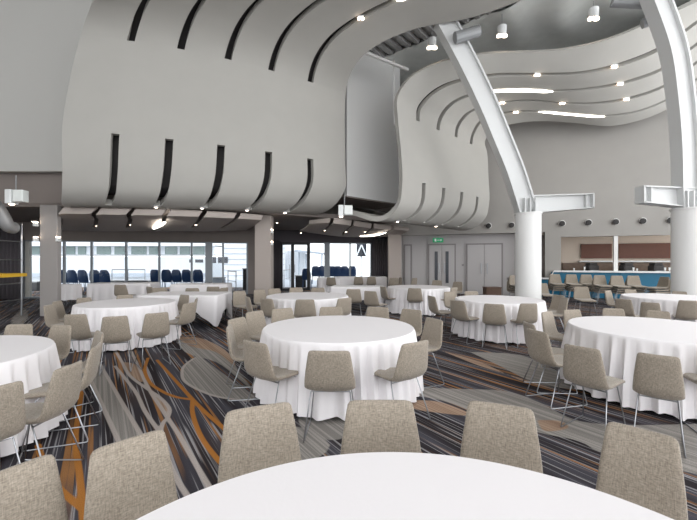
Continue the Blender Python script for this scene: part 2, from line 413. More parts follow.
# ------------------------------------------------------------------ sculpted ceiling ribbons
def herm(r, v):
    n = len(r); j = min(int(v), n-2); t = v-j; r = np.asarray(r)
    def tan(k):
        if k == 0: return (r[1]-r[0])/max(np.linalg.norm(r[1]-r[0]), 1e-6)
        if k == n-1: return (r[-1]-r[-2])/max(np.linalg.norm(r[-1]-r[-2]), 1e-6)
        a = r[k]-r[k-1]; b = r[k+1]-r[k]; ha = max(np.linalg.norm(a), 1e-6); hb = max(np.linalg.norm(b), 1e-6)
        return (a/ha*hb+b/hb*ha)/(ha+hb)
    h = np.linalg.norm(r[j+1]-r[j]); t2 = t*t; t3 = t2*t
    return (2*t3-3*t2+1)*r[j]+(t3-2*t2+t)*h*tan(j)+(-2*t3+3*t2)*r[j+1]+(t3-t2)*h*tan(j+1)
class Surf:
    def __init__(s, rows): s.R = np.array([[tuple(p) for p in r] for r in rows], float); s.cache = {}
    def row(s, i, v):
        k = (i, round(v, 4))
        if k not in s.cache: s.cache[k] = herm(s.R[i], v)
        return s.cache[k]
    def at(s, u, v):
        n = len(s.R); i = min(int(u), n-2); t = u-i
        a, b, c, d = (s.row(max(i-1, 0), v), s.row(i, v), s.row(i+1, v), s.row(min(i+2, n-1), v))
        if i == 0: a = 2*b-c
        if i == n-2: d = 2*c-b
        return crom(a, b, c, d, t)
    def mesh(s, name, m, slots, hw=.06, sub=5, thick=.16, parent=None, inset=0):
        n, k = s.R.shape[:2]; us = []
        slot_rows = sorted({r for r, _, _ in slots})
        for i in range(n-1):
            e = [0, .25, .5, .75]
            if i in slot_rows: e = [0, hw]+e[1:]
            if i+1 in slot_rows: e = e+[1-hw]
            us += [i+q for q in e]
        us.append(n-1); us = sorted(set(us)); us = [u for u in us if inset <= u <= n-1-inset]
        vs_ = sorted(set([j+q/sub for j in range(k-1) for q in range(sub)]+[k-1]))
        P = [tuple(s.at(u, v)) for v in vs_ for u in us]; nu = len(us); Fs = []
        for a in range(len(vs_)-1):
            vm = (vs_[a]+vs_[a+1])/2
            for b in range(nu-1):
                um = (us[b]+us[b+1])/2
                if any(abs(um-r) < hw and v0 < vm < v1 for r, v0, v1 in slots): continue
                i0 = a*nu+b; Fs.append((i0, i0+1, i0+nu+1, i0+nu))
        q = MB().add(P, Fs).build(name, m, parent, smooth=True)
        md = q.modifiers.new('solid', 'SOLIDIFY'); md.thickness = thick; md.offset = -1; md.use_even_offset = False
        es = q.modifiers.new('sharp', 'EDGE_SPLIT'); es.split_angle = math.radians(50)
        return q
rows = []
lowY = [9.2, 9.5, 9.89, 10.41, 11.08, 11.85, 12.73]; lowpx = [62, 115, 170, 221, 268, 311, 345]
lip = [(62, 204.5), (108, 205), (157, 206.5), (204, 207.5), (249, 209.5), (287, 212), (320, 214)]
mid = [(62, 170), (112.5, 174), (166, 177), (218, 180), (266.5, 183), (307.5, 186), (345, 189)]
up = {0: [(81, 35, 7.75), (85, 18, 8.05), (89, 3, 8.2), None],
      1: [(130, 40.4, 7.75), (135.7, 19, 8.1), (142.7, 0, 8.3), None],
      2: [(180, 49, 7.75), (184.7, 28, 8.05), (189, 14, 8.25), (197, 0, 8.4)],
      3: [(227, 59, 7.75), (231, 40, 8.15), (237, 25, 8.4), (255, 0, 8.65)],
      4: [(270, 70, 7.75), (274, 52, 8.15), (286, 28, 8.5), (319.5, 0, 8.8)],
      5: [(308, 82, 7.75), (313, 62, 8.1), (327, 38, 8.45), (359, 17, 8.75), (397, 1.5, 8.9)],
      6: [(345, 92, 7.75), (350, 66, 8.15), (366, 49, 8.5), (423, 24, 8.9), (485, 15, 9.0)]}
D1 = Vector((.80, -.60, .02))
for i in range(7):
    Y0 = lowY[i]; r = []
    lp = W(lip[i][0], lip[i][1], Y0+.55)
    r.append(lp+Vector((-.75 if i else -.2, .75, .08))); r.append(lp)
    r.append(Z((mid[i][0]+lip[i][0])/2+4 if i else 62, (mid[i][1]+lip[i][1])/2+4, 0) if 0 else W((mid[i][0]*.62+lip[i][0]*.38)+(1 if i else 0), mid[i][1]*.42+lip[i][1]*.58, Y0+.18))
    r.append(W(mid[i][0]+.5, mid[i][1], Y0+.04)); r.append(Z(lowpx[i], 0, 4.83) if 0 else W(lowpx[i], CY-(4.83-EYE)*F/Y0, Y0))
    t = up[i]; t = [(q[0], q[1], EYE+(q[2]-EYE)*.94) if q else None for q in t]; first = Z(*t[0]); a = r[-1]; m_ = a.lerp(first, .5)+Vector((0, -.08, 0)); r += [m_, first]
    pts = [Z(*q) for q in t[1:] if q]
    while len(pts) < 4: pts.append(pts[-1]+D1*.9)
    r += pts; r += [pts[-1]+D1*2, pts[-1]+D1*5.5]
    rows.append(r)
def fair(rows, j0, deg, step):
    # even spacing along each strip above station j0, then a fair curve through the strips at every station
    out = []
    for r in rows:
        dense = []
        for j in range(j0, len(r)-1):
            for q in range(12): dense.append(crom(np.array(r[max(j-1, 0)]), np.array(r[j]), np.array(r[j+1]), np.array(r[min(j+2, len(r)-1)]), q/12))
        dense.append(np.array(r[-1])); L = [0]
        for a, b in zip(dense, dense[1:]): L.append(L[-1]+np.linalg.norm(b-a))
        new = []
        for d in step:
            d = min(d, L[-1]); k = min(max(np.searchsorted(L, d)-1, 0), len(dense)-2); t = (d-L[k])/(L[k+1]-L[k]+1e-9); new.append(dense[k]*(1-t)+dense[k+1]*t)
        out.append([np.array(p) for p in r[:j0+1]]+new)
    for r in out:
        a = 4; dense = []; N = 40
        for j in range(a, len(r)-1):
            for q in range(N): dense.append(herm(r, j+q/N))
        dense.append(r[-1]); dense = np.array(dense)
        L = np.concatenate([[0], np.cumsum(np.linalg.norm(np.diff(dense, axis=0), axis=1))])
        for j in range(a+1, len(r)-2):
            l0 = L[(j-a)*N]; sg = min(.75, l0*.5, (L[-1]-l0)*.5); uu = np.linspace(l0-2*sg, l0+2*sg, 41); g = np.exp(-.5*((uu-l0)/sg)**2); g /= g.sum()
            r[j] = np.array([(np.interp(uu, L, dense[:, c])*g).sum() for c in range(3)])
    A = np.array(out); x = np.arange(len(A)); B = A.copy()
    for j in range(A.shape[1]):
        for c in range(3): B[:, j, c] = np.polyval(np.polyfit(x, A[:, j, c], deg), x)
    return B.tolist()
S1 = Surf(fair(rows, 6, 3, [.3, .65, 1.05, 1.6, 2.3, 3.3, 5, 8]))
slots = [(i, 1.0, 4.0) for i in range(1, 6)]+[(i, 6.0, 13.0) for i in range(1, 6)]
rb = S1.mesh('wave_ceiling_panel', 'plaster', slots, .078)
def shade_sheet(S, par, dist):  # added dark sheet behind a panel, so its slots read as deep shade
    q = S.mesh('slot_shade_sheet', 'dark', [], .06, 4, .02, par, .75); d_ = q.modifiers.new('d', 'DISPLACE'); d_.strength = -dist; d_.mid_level = 0
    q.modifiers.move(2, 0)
shade_sheet(S1, rb, .34)
tag(rb, 'huge pale curved ceiling panel with slots sweeping up over the left side', 'ceiling panel')

YL = [11.7, 12.2, 12.9, 13.6, 14.2, 14.8]; YR = [10.7, 11.3, 12.0, 12.6, 13.1, 13.6]
tr = [[(348, 214), (384, 220), (399, 205), (402, 187), (401, 150), (398, 118), (398, 96), (408, 80), (428, 67), (451, 59.4), (484, 54), (512, 53), (562, 50), (607, 40), (652, 22), (697, 2)],
      [(372, 219), (404, 221), (420, 208), (424, 183), (422, 152), (418, 121), (419, 109), (428, 97), (442, 87), (462, 80), (490, 75.5), (541, 74.5), (582, 73), (622, 64), (659, 49), (697, 22)],
      [(392, 222), (424, 223), (440, 208), (444, 188), (442, 160), (438, 130), (441, 117), (449, 106), (467, 96), (485, 92), (519, 90), (553, 91), (587, 89), (626, 82), (662, 69), (697, 44)],
      [(410, 224), (442, 225), (458, 211), (462, 192), (460, 165), (456, 137), (458, 126), (466, 115), (478, 108), (502, 102.5), (532, 100.5), (562, 103), (592, 103.5), (626, 99), (666, 85), (697, 62)],
      [(428, 226), (458, 227), (474, 214), (477.5, 197), (475, 170), (471, 144), (473, 134), (480, 122), (490, 116), (513, 112), (541, 111.6), (570, 114), (604, 116), (639, 111), (669, 98.5), (697, 79)],
      [(440, 228), (472, 229), (486, 217), (489, 204), (488.5, 178), (487, 152), (485, 141), (489, 134), (499, 128), (518, 123), (545, 121), (575, 123), (610, 126), (644, 119), (670, 108), (697, 91)]]
rows = []
for i, t in enumerate(tr):
    r = []
    for j, (px, py) in enumerate(t):
        Y = YL[i]+(YR[i]-YL[i])*max(0, (px-470)/227)
        if j == 0: Y += .7
        if j == 1: Y += .25
        if 4 <= j <= 6: Y += .1
        r.append(W(px, py, Y))
    r.append(r[-1]+(r[-1]-r[-2])*1.6); rows.append(r)
S2 = Surf(fair(rows, 17, 3, []) if 0 else rows)
slots2 = [(i, 1.0, 3.0) for i in range(1, 5)]+[(i, 5.0, 15.9) for i in range(1, 5)]
rb = S2.mesh('wave_ceiling_panel', 'plaster', slots2, .085)
shade_sheet(S2, rb, .30)
tag(rb, 'pale wavy ceiling panel with long curved slots above the bar and doors', 'ceiling panel')

# rafts under the low ceiling
def raft(near, far, zn, zf, label):
    R = []
    for (a, b) in zip(near, far):
        A = Z(a[0], a[1], zn); B = Z(b[0], b[1], zf); m_ = A.lerp(B, .5)-Vector((0, 0, .05)); R.append([A+Vector((0, .06, .03)), A, A.lerp(B, .3)-Vector((0, 0, .045)), m_, B])
    S = Surf(R); n = len(R)
    o = S.mesh('ceiling_raft', 'raft', [(i, 0, 3.4) for i in range(1, n-1)], .07, 4, .05)
    tag(o, label, 'ceiling raft'); return S
R1 = raft([(64, 209), (99, 209.5), (133, 210.5), (168, 211.5), (204, 213), (238, 215), (262, 217)], [(62, 229), (93, 230), (126, 230), (157, 230), (188, 230), (215, 230), (246, 229)], 3.0, 2.78, 'long slotted ceiling raft hanging above the wide window, behind the big curved panel')
R2 = raft([(310, 222), (332, 220), (352, 222), (372, 225), (392, 227), (408, 229)], [(300, 230), (320, 233), (340, 235.5), (360, 236.5), (380, 236), (397, 235)], 2.95, 2.78, 'smaller slotted ceiling raft right of the pale square column')

# roof: corrugated deck, wrinkled membrane
O = Vector((1.94, 13.96, 0)); d = Vector((.774, -.633, 0)); nrm = Vector((.633, .774, 0))
P = []; Fs = []; prof = []
s = -1.4
while s < 8: prof += [(s, 0), (s+.17, 0), (s+.21, -.11), (s+.33, -.11)]; s += .37
for t in (-1.9, .05):
    for a, z in prof: q = O+d*a+nrm*t; P.append((q.x, q.y, 9.62+z))
k = len(prof); Fs = [(i, i+1, k+i+1, k+i) for i in range(k-1)]
o = MB().add(P, Fs).build('ceiling_deck', 'deck_metal'); o.modifiers.new('s', 'SOLIDIFY').thickness = .02; struct(o)
P = []; Fs = []; na, nb = 70, 36
rnd = np.random.RandomState(3); wv = [(rnd.uniform(.5, 3.2), rnd.uniform(-.8, .8), rnd.uniform(0, 6)) for _ in range(9)]
for i in range(nb+1):
    for j in range(na+1):
        a = -4+18*j/na; t = 8*i/nb; q = O+d*a+nrm*t
        z = 9.42+.028*sum(abs(math.sin(kx*a+ky*t+ph)) for kx, ky, ph in wv)-.1
        P.append((q.x, q.y, z))
for i in range(nb):
    for j in range(na): q = i*(na+1)+j; Fs.append((q, q+1, q+na+2, q+na+1))
struct(MB().add(P, Fs).build('ceiling_membrane', 'membrane', smooth=True))
# round columns with brackets and raking girders
def round_column(cx, cy, r, z1, arm_a, arm_b, girder, gw, label):
    root = empty('round_column', (cx, cy, 0)); tag(root, label, 'column')
    def L(p): return (p[0]-cx, p[1]-cy, p[2])
    MB().lathe((0, 0, 0), [(r, 0), (r, z1-.04)], 40).build('shaft', 'white', root, smooth=True)
    MB().lathe((0, 0, 0), [(r+.03, z1-.04), (r+.03, z1)], 40).build('cap_plate', 'white', root, smooth=True)
    s = 1 if arm_b > arm_a else -1
    # tapered bracket: web plus two flanges and an end plate
    x0, x1 = arm_a, arm_b; zt = z1+.52
    m = MB()
    m.add([(x0, -.02, z1), (x0, .02, z1), (x0, .02, zt), (x0, -.02, zt), (x1, -.02, zt-.36), (x1, .02, zt-.36), (x1, .02, zt+.06), (x1, -.02, zt+.06)],
          [(0, 4, 7, 3), (1, 2, 6, 5), (3, 7, 6, 2), (0, 1, 5, 4), (4, 5, 6, 7), (0, 3, 2, 1)])
    m.build('bracket_web', 'steel', root)
    for za, zb in ((zt, zt+.06), (z1, zt-.36)):
        m = MB(); m.add([(x0, -.17, za-.015), (x0, .17, za-.015), (x1, .17, zb-.015), (x1, -.17, zb-.015), (x0, -.17, za+.015), (x0, .17, za+.015), (x1, .17, zb+.015), (x1, -.17, zb+.015)],
          [(3, 2, 1, 0), (4, 5, 6, 7), (0, 1, 5, 4), (1, 2, 6, 5), (2, 3, 7, 6), (3, 0, 4, 7)]); m.build('bracket_flange', 'steel', root)
    MB().box((x1, 0, zt-.15), (.04, .34, .46)).build('end_plate', 'steel', root)
    MB().box((x1-s*.2, 0, zt-.15), (.03, .3, .40)).build('stiffener', 'steel', root)
    for dx in (-.16, .0, .16): MB().box((dx+girder[0][3], -.1, z1+.22), (.03, .34, .44)).build('gusset', 'steel', root)
    # girder: box web with projecting flanges, swept along a gentle curve
    pts = [W(g[0], g[1], g[2]) for g in girder]
    pts = [Vector(L(p)) for p in pts]; fine = []
    for i in range(len(pts)-1):
        p0 = pts[max(i-1, 0)]; p3 = pts[min(i+2, len(pts)-1)]
        for j in range(5): fine.append(crom(p0, pts[i], pts[i+1], p3, j/5))
    fine.append(pts[-1])
    def sweep(off0, off1, dep, name):
        P = []; Fs = []
        for i, p in enumerate(fine):
            t = (fine[min(i+1, len(fine)-1)]-fine[max(i-1, 0)]).normalized(); sd = t.cross(Vector((0, 1, 0))).normalized(); fr = sd.cross(t).normalized()
            for a, b in ((off0, -dep), (off1, -dep), (off1, dep), (off0, dep)): P.append(p+sd*a+fr*b)
        for i in range(len(fine)-1):
            for k_ in range(4): Fs.append((i*4+k_, i*4+(k_+1) % 4, i*4+4+(k_+1) % 4, i*4+4+k_))
        Fs += [(3, 2, 1, 0), tuple(range(len(P)-4, len(P)))]
        return MB().add(P, Fs).build(name, 'steel', root)
    sweep(-gw/2+.05, gw/2-.05, .10, 'girder')
    sweep(-gw/2, -gw/2+.05, .19, 'girder_flange'); sweep(gw/2-.05, gw/2, .19, 'girder_flange')
    return root
round_column(5.63, 11.6, .375, 3.06, -.05, 1.95, [(526, 211, 11.6, -.05), (514, 173, 11.45), (500, 138, 11.3), (484, 100, 11.15), (463, 57, 11.05), (443, 20, 11.0)], .56, 'white round column with raking girder in the middle, right of the doors')
round_column(9.3, 10.0, .45, 2.98, .1, -1.42, [(686, 208, 10.0, -.2), (685, 151, 9.9), (681, 100, 9.8), (673, 48, 9.7), (653, -8, 9.6)], .47, 'white round column with curved girder at the right edge')

# small roof steel and ducts
mb = MB(); mb.tube([W(361, 51, 11.9), W(408, 70, 13.2)], .06, 4); tag(mb.build('roof_strut', 'white'), 'thin white strut crossing the gap beside the big curved panel', 'strut')
mb = MB(); mb.tube([W(394, 60, 13.4), W(394.5, 125, 13.4)], .035, 8); tag(mb.build('conduit_pipe', 'white'), 'thin vertical pipe running down the corner of the recess', 'pipe')
mb = MB(); mb.tube([W(455, 38, 10.7), W(479, 31, 10.7)], .16, 14); tag(mb.build('roof_duct', 'grey'), 'short grey tube beside the top of the middle girder', 'duct')
mb = MB(); mb.tube([W(612, 2, 10.2), W(648, 4, 10.0)], .13, 14); tag(mb.build('roof_duct', 'grey'), 'short grey tube at the top near the right girder', 'duct')
mb = MB(); mb.tube([W(642, 24, 10.0), W(654, 19, 9.9)], .13, 10); tag(mb.build('girder_joint', 'grey'), 'dark grey joint left of the right girder', 'joint')
pts = [W(-12, 200, 9.6), W(-4, 206, 9.6), W(3, 217, 9.7), (W(8, 226, 9.8)), W(14, 228, 10.0)]
fine = [];
for i in range(len(pts)-1):
    for j in range(8): fine.append(crom(pts[max(i-1, 0)], pts[i], pts[i+1], pts[min(i+2, len(pts)-1)], j/8))
mb = MB(); mb.tube(fine, [.15+.012*(i % 2) for i in range(len(fine))], 14); tag(mb.build('air_duct', 'duct', smooth=True), 'flexible grey air duct curling down at the far left ceiling', 'duct')

# ------------------------------------------------------------------ lamps
def twin_spot(p, label, size=.048, body=False, group=None):
    r = empty('twin_spotlight' if not body else 'pendant_spotlight', p); tag(r, label, 'spotlight', group)
    if body:
        MB().lathe((0, 0, 0), [(.13, .02), (.14, .30)], 20).build('housing', 'lamp_white', r, smooth=True)
        MB().tube([(0, 0, .3), (0, 0, max(.35, 9.3-p[2]))], .008, 6).build('cable', 'grey', r)
    else: MB().box((0, 0, .05), (size*3.6, size*1.6, .06)).build('housing', 'lamp_white', r)
    for s in (-1, 1): MB().lathe((s*size*1.05, 0, -.02), [(size*.3, 0), (size*.9, .005), (size*.8, .05)], 14).build('bulb', 'lamp', r, smooth=True)
    return r
for px, py, Y, lb in ((432, 48, 12.0, 'white pendant spotlight left of the middle girder, near the roof deck'),
                      (502, 36, 11.6, 'white pendant spotlight right of the middle girder, below the membrane'),
                      (593.5, 19, 11.0, 'white pendant spotlight high up nearest the right girder')):
    twin_spot(W(px, py, Y), lb, .085, True)
def nearest(S, u, px):
    best = None
    for v in np.arange(5, S.R.shape[1]-1.01, .02):
        p = S.at(u, v); q = CX+F*p[0]/p[1]
        if best is None or abs(q-px) < best[0]: best = (abs(q-px), p, v)
    return best
_, p, v = nearest(S1, 5, 361); twin_spot((p[0], p[1], p[2]-.05), 'twin spotlight in the top slot of the big curved panel')
names = {1: 'upper', 2: 'second', 3: 'third', 4: 'lowest'}
for u, px, where in ((1, 537, 'near the middle girder'), (1, 614, 'left of the right girder'), (2, 620, 'left of the right girder'), (3, 626, 'left of the right girder'),
              (3, 502, 'beside the middle girder'), (3, 562, 'midway between the girders'), (4, 515.5, 'beside the middle girder'),
              (1, 681, 'right of the right girder'), (2, 682, 'right of the right girder'), (3, 684, 'right of the right girder'), (4, 685, 'right of the right girder')):
    _, p, v = nearest(S2, u, px)
    twin_spot((p[0], p[1]-.02, p[2]-.03), 'twin spotlight in the %s slot of the wavy panel, %s' % (names[u], where))
def strip(S, u, pxa, pxb, label, hw=.05, v0=None, drop=.03):
    va = nearest(S, u, pxa)[2]; vb = nearest(S, u, pxb)[2]; P = []; Fs = []; n = 24
    for i in range(n+1):
        v = va+(vb-va)*i/n; t = min(1, .15+min(i, n-i)/4)
        for uu in (u-hw*t, u+hw*t): p = S.at(uu, v); P.append((p[0], p[1], p[2]-drop))
    Fs = [(2*i, 2*i+1, 2*i+3, 2*i+2) for i in range(n)]
    o = MB().add(P, Fs).build('light_strip', 'strip'); o.modifiers.new('s', 'SOLIDIFY').thickness = .03; tag(o, label, 'light strip'); return o
strip(S2, 2, 489, 553, 'glowing strip in the second slot of the wavy panel, right of the girder', .09)
strip(S2, 4, 539, 605, 'glowing strip in the lowest slot of the wavy panel, mid span', .07)
strip(S1, 5, 396, 413, 'glowing strip at the top end of the big panel slot', .07)
def lowstrip(pts, z, wd, label):
    P = []; fine = []
    q = [Z(a, b, z) for a, b in pts]
    for i in range(len(q)-1):
        for j in range(6): fine.append(crom(q[max(i-1, 0)], q[i], q[i+1], q[min(i+2, len(q)-1)], j/6))
    fine.append(q[-1]); n = len(fine); Fs = []
    for i, p in enumerate(fine):
        t = math.sin(PI*(.12+.76*i/(n-1))); P += [p+Vector((0, -wd*t, 0)), p+Vector((0, wd*t, 0))]
    Fs = [(2*i, 2*i+1, 2*i+3, 2*i+2) for i in range(n-1)]
    o = MB().add(P, Fs).build('light_strip', 'strip'); o.modifiers.new('s', 'SOLIDIFY').thickness = .02; tag(o, label, 'light strip')
lowstrip([(360, 236.5), (370, 236.2), (379, 235), (386, 232.8)], 2.70, .22, 'curved glowing strip under the smaller raft near the alcove')
lowstrip([(153.5, 229), (159, 226), (165, 222.5)], 2.72, .16, 'glowing lens shaped light in the long raft above the window')
def downlight(px, py, z, label, r=.045):
    p = Z(px, py, z); o = empty('downlight', p); tag(o, label, 'downlight')
    MB().lathe((0, 0, 0), [(r*1.6, .0), (r*1.6, .04)], 16).build('trim_ring', 'grey', o); MB().lathe((0, 0, -.012), [(r*.6, 0), (r, .01)], 16).build('bulb', 'lamp', o)
    return o
for px, py, z, lb in ((156, 207.5, 2.98, 'below the second slot of the big panel lip'), (202, 208.5, 2.98, 'below the third slot of the big panel lip'), (247, 210.5, 2.98, 'below the fourth slot of the big panel lip'), (285, 213, 2.98, 'below the last slot of the big panel lip'),
                  (97, 226, 2.8, 'at the first slot of the long raft'), (131, 225, 2.8, 'at the second slot of the long raft'), (196, 225, 2.8, 'at the fourth slot of the long raft'),
                  (277, 223, 3.11, 'right of the pale square column'), (301, 233, 2.9, 'left end of the smaller raft'), (325, 230.5, 2.78, 'under the smaller raft, left of its middle'), (346, 232, 2.76, 'at the middle of the smaller raft'), (365, 232, 2.76, 'right of the smaller raft middle'),
                  (397.5, 222, 2.8, 'under the curl of the wavy panel left end'), (436, 226.5, 2.80, 'under the wavy panel above the grey doors'), (33, 221.5, 3.08, 'in the low ceiling left of the grey column'),
                  (453, 236, 2.75, 'in the soffit above the left grey doors'), (489, 235, 2.75, 'in the soffit above the right grey doors')):
    downlight(px, py, z, 'small warm downlight '+lb)
# white cube speakers / projectors hanging at the bulkhead
for px, py, Y, lb in ((16, 197, 9.4, 'white hanging lamp box with glass side at the far left ceiling'), (344.5, 211, 11.6, 'small white hanging lamp box right of the big curved panel')):
    p = W(px, py, Y); r = empty('lamp_box', p); tag(r, lb, 'lamp')
    MB().box((-.11, 0, 0), (.16, .24, .36)).build('housing', 'lamp_white', r, bevel=.02)
    MB().box((.12, 0, .02), (.26, .2, .30)).build('diffuser', 'membrane', r, bevel=.02)
    MB().tube([(0, 0, .15), (0, 0, .55)], .012).build('stem', 'grey', r)
    MB().lathe((-.11, 0, -.2), [(.05, 0), (.06, .03)], 14).build('bulb', 'lamp', r)
for (x, y, s, lb) in ((-2.68, 12.95, 1, 'upper warm wall light on the right face of the pale square column'), (-2.68, 12.95, 2, 'lower warm wall light on the right face of the pale square column'),
                      (-8.12, 10.35, 2, 'warm wall light on the right face of the grey left column'), (-8.75, 10.35, 1, 'upper warm wall light on the left face of the grey column'), (-8.75, 10.35, 2, 'lower warm wall light on the left face of the grey column')):
    z = {1: 2.58, 2: 2.16}[s]; r = empty('wall_light', (x, y, z)); tag(r, lb, 'wall light')
    MB().box((0, 0, 0), (.08, .12, .10)).build('housing', 'lamp_white', r, bevel=.01)
    MB().box((0, 0, .07), (.06, .09, .03)).build('bulb', 'lamp', r)

# exit sign and vents
p = BW(438, .3); r = empty('exit_sign', (p[0], p[1], 2.53)); r.scale = (.8, 1, .8); tag(r, 'green exit sign hanging above the left grey double doors', 'exit sign')
MB().box((0, 0, 0), (.62, .05, .26)).build('panel', 'green', r, bevel=.01)
m = MB(); m.box((-.16, -.03, 0), (.10, .01, .15)); m.box((.06, -.03, 0), (.22, .01, .03)); m.add([(.14, -.035, .07), (.14, -.035, -.07), (.23, -.035, 0)], [(0, 1, 2)]); m.build('pictogram', 'white', r)
MB().tube([(0, 0, .12), (0, 0, .3)], .012).build('stem', 'grey', r)
wh = ['first', 'second', 'third', 'fourth', 'fifth', 'sixth', 'seventh']
for i, (px, z) in enumerate(((488.7, 3.12), (511.8, 3.12), (562, 3.12), (588.4, 3.13), (615.5, 3.13), (642.6, 3.13), (670.3, 3.13))):
    p = BW(px, -.02); r = empty('wall_nozzle', (p[0], p[1], z)); tag(r, '%s from the left of the round black air nozzles in the back wall' % wh[i], 'air nozzle')
    r.rotation_euler = (PI/2, 0, math.atan2(-.36, 1))
    MB().lathe((0, 0, 0), [(.125, 0), (.125, .05), (.095, .06)], 24).build('trim_ring', 'white', r, smooth=True)
    MB().lathe((-.01, -.01, .0), [(.112, .02), (.112, .09), (.07, .10)], 24).build('nozzle', 'dark', r, smooth=True)
for px, py, lb in ((462.8, 265, 'small dark wall switch between the two pairs of grey doors'), (508, 278.5, 'small wall socket right of the grey doors')):
    p = BW(px, .5); o = MB().box((p[0], p[1], EYE-(py-CY)/F*p[1]), (.09, .03, .1)).build('wall_switch', 'door_edge', bevel=.005); tag(o, lb, 'switch')

# ------------------------------------------------------------------ bar
bar = empty('bar_counter', (0, 0, 0)); tag(bar, 'blue fronted bar counter with white top under the back wall opening', 'bar counter')
f = lambda px, o: BW(px, o)
m = MB(); m.prism([f(551, -.15), f(720, -.15), f(720, .25), f(551, .25)], .05, 1.09); m.prism([f(540.5, -.15), f(551, -.15), f(551, .25), f(540.5, .25)], .05, .78); m.build('front_panel', 'bar_blue', bar)
m = MB(); m.prism([f(554, -.28), f(720, -.28), f(720, .4), f(554, .4)], 1.09, 1.15)
m.prism([f(540, -.28), f(549, -.28), f(549, .3), f(540, .3)], .78, .84)
a, b_ = f(549, -.28), f(554, -.28); c_, e_ = f(554, .4), f(549, .3)
m.add([(a[0], a[1], .78), (b_[0], b_[1], 1.09), (c_[0], c_[1], 1.09), (e_[0], e_[1], .78), (a[0], a[1], .84), (b_[0], b_[1], 1.15), (c_[0], c_[1], 1.15), (e_[0], e_[1], .84)], [(3, 2, 1, 0), (4, 5, 6, 7), (0, 1, 5, 4), (1, 2, 6, 5), (2, 3, 7, 6), (3, 0, 4, 7)])
m.build('countertop', 'counter', bar)
m = MB(); m.prism([f(551, -.12), f(720, -.12), f(720, .2), f(551, .2)], 0, .05); m.build('plinth', 'dark', bar)
bk = 2.2
mb = MB(); mb.wall(bwx(7.9, bk), bwx(15.4, bk), 0, 3.0, .1); struct(mb.build('wall_bar_back', 'bar_cream'))
mb = MB(); mb.prism([bwx(7.9, .31), bwx(15, .31), bwx(15, bk), bwx(7.9, bk)], 2.70, 2.78); struct(mb.build('ceiling_bar', 'bar_cream'))
def backX(px, off): return Vector(BW(px, off))
for a, b_, lb in ((581, 612, 'narrow red brown back panel left of the bar post'), (619, 690, 'wide red brown back panel right of the bar post')):
    o = MB().wall(backX(a, bk-.12), backX(b_, bk-.12), 1.66, 2.32, .06).build('display_board', 'bar_red'); tag(o, lb, 'panel')
o = MB().wall(backX(580, bk-.5), backX(700, bk-.5), 1.50, 1.56, .4).build('bar_shelf', 'counter'); tag(o, 'long white shelf below the red brown panels behind the bar', 'shelf')
o = MB().wall(backX(563, bk-.35), backX(700, bk-.35), 0, 1.45, .3).build('back_cabinet', 'bar_brown'); tag(o, 'brown wooden back cabinet run behind the bar', 'cabinet')
o = MB().wall(BW(614, .05), BW(618, .05), 1.15, 2.56, .15).build('bar_post', 'white'); tag(o, 'white post standing on the bar counter', 'post')
for px, lb in ((591.5, 'black coffee machine left of the bar post'), (626.5, 'black coffee machine just right of the bar post'), (656, 'black coffee machine at the right end of the bar')):
    p = BW(px, .75); r = empty('coffee_machine', (p[0], p[1], 1.12)); tag(r, lb, 'coffee machine')
    MB().box((0, 0, .13), (.44, .36, .26)).build('body', 'dark', r, bevel=.05); MB().box((0, 0, .31), (.34, .3, .10)).build('hopper', 'dark', r, bevel=.03)
    MB().box((0, -.2, .03), (.36, .1, .03)).build('drip_tray', 'chrome', r)
    o = MB().wall(BW(px-7, .6), BW(px+7, .6), 0, 1.12, .5).build('machine_stand', 'bar_brown'); tag(o, 'brown stand beneath the '+lb.replace('black ', ''), 'stand')
for k, (px, h, sy) in enumerate(((584.5, .16, 'left of the first coffee machine'), (574, .10, 'far left of the counter'), (633.5, .14, 'right of the middle coffee machine'), (637, .10, 'far right of the middle coffee machine'), (665, .15, 'right of the last coffee machine'), (669.5, .15, 'beside the right column'))):
    p = BW(px, .1); r = MB().lathe((p[0], p[1], 1.15), [(.025, 0), (.03, .01), (.012, .03), (.03, .06), (.035, h)], 14).build('drinking_glass', 'white', smooth=True); tag(r, 'small pale glass on the bar counter, '+sy, 'glass')

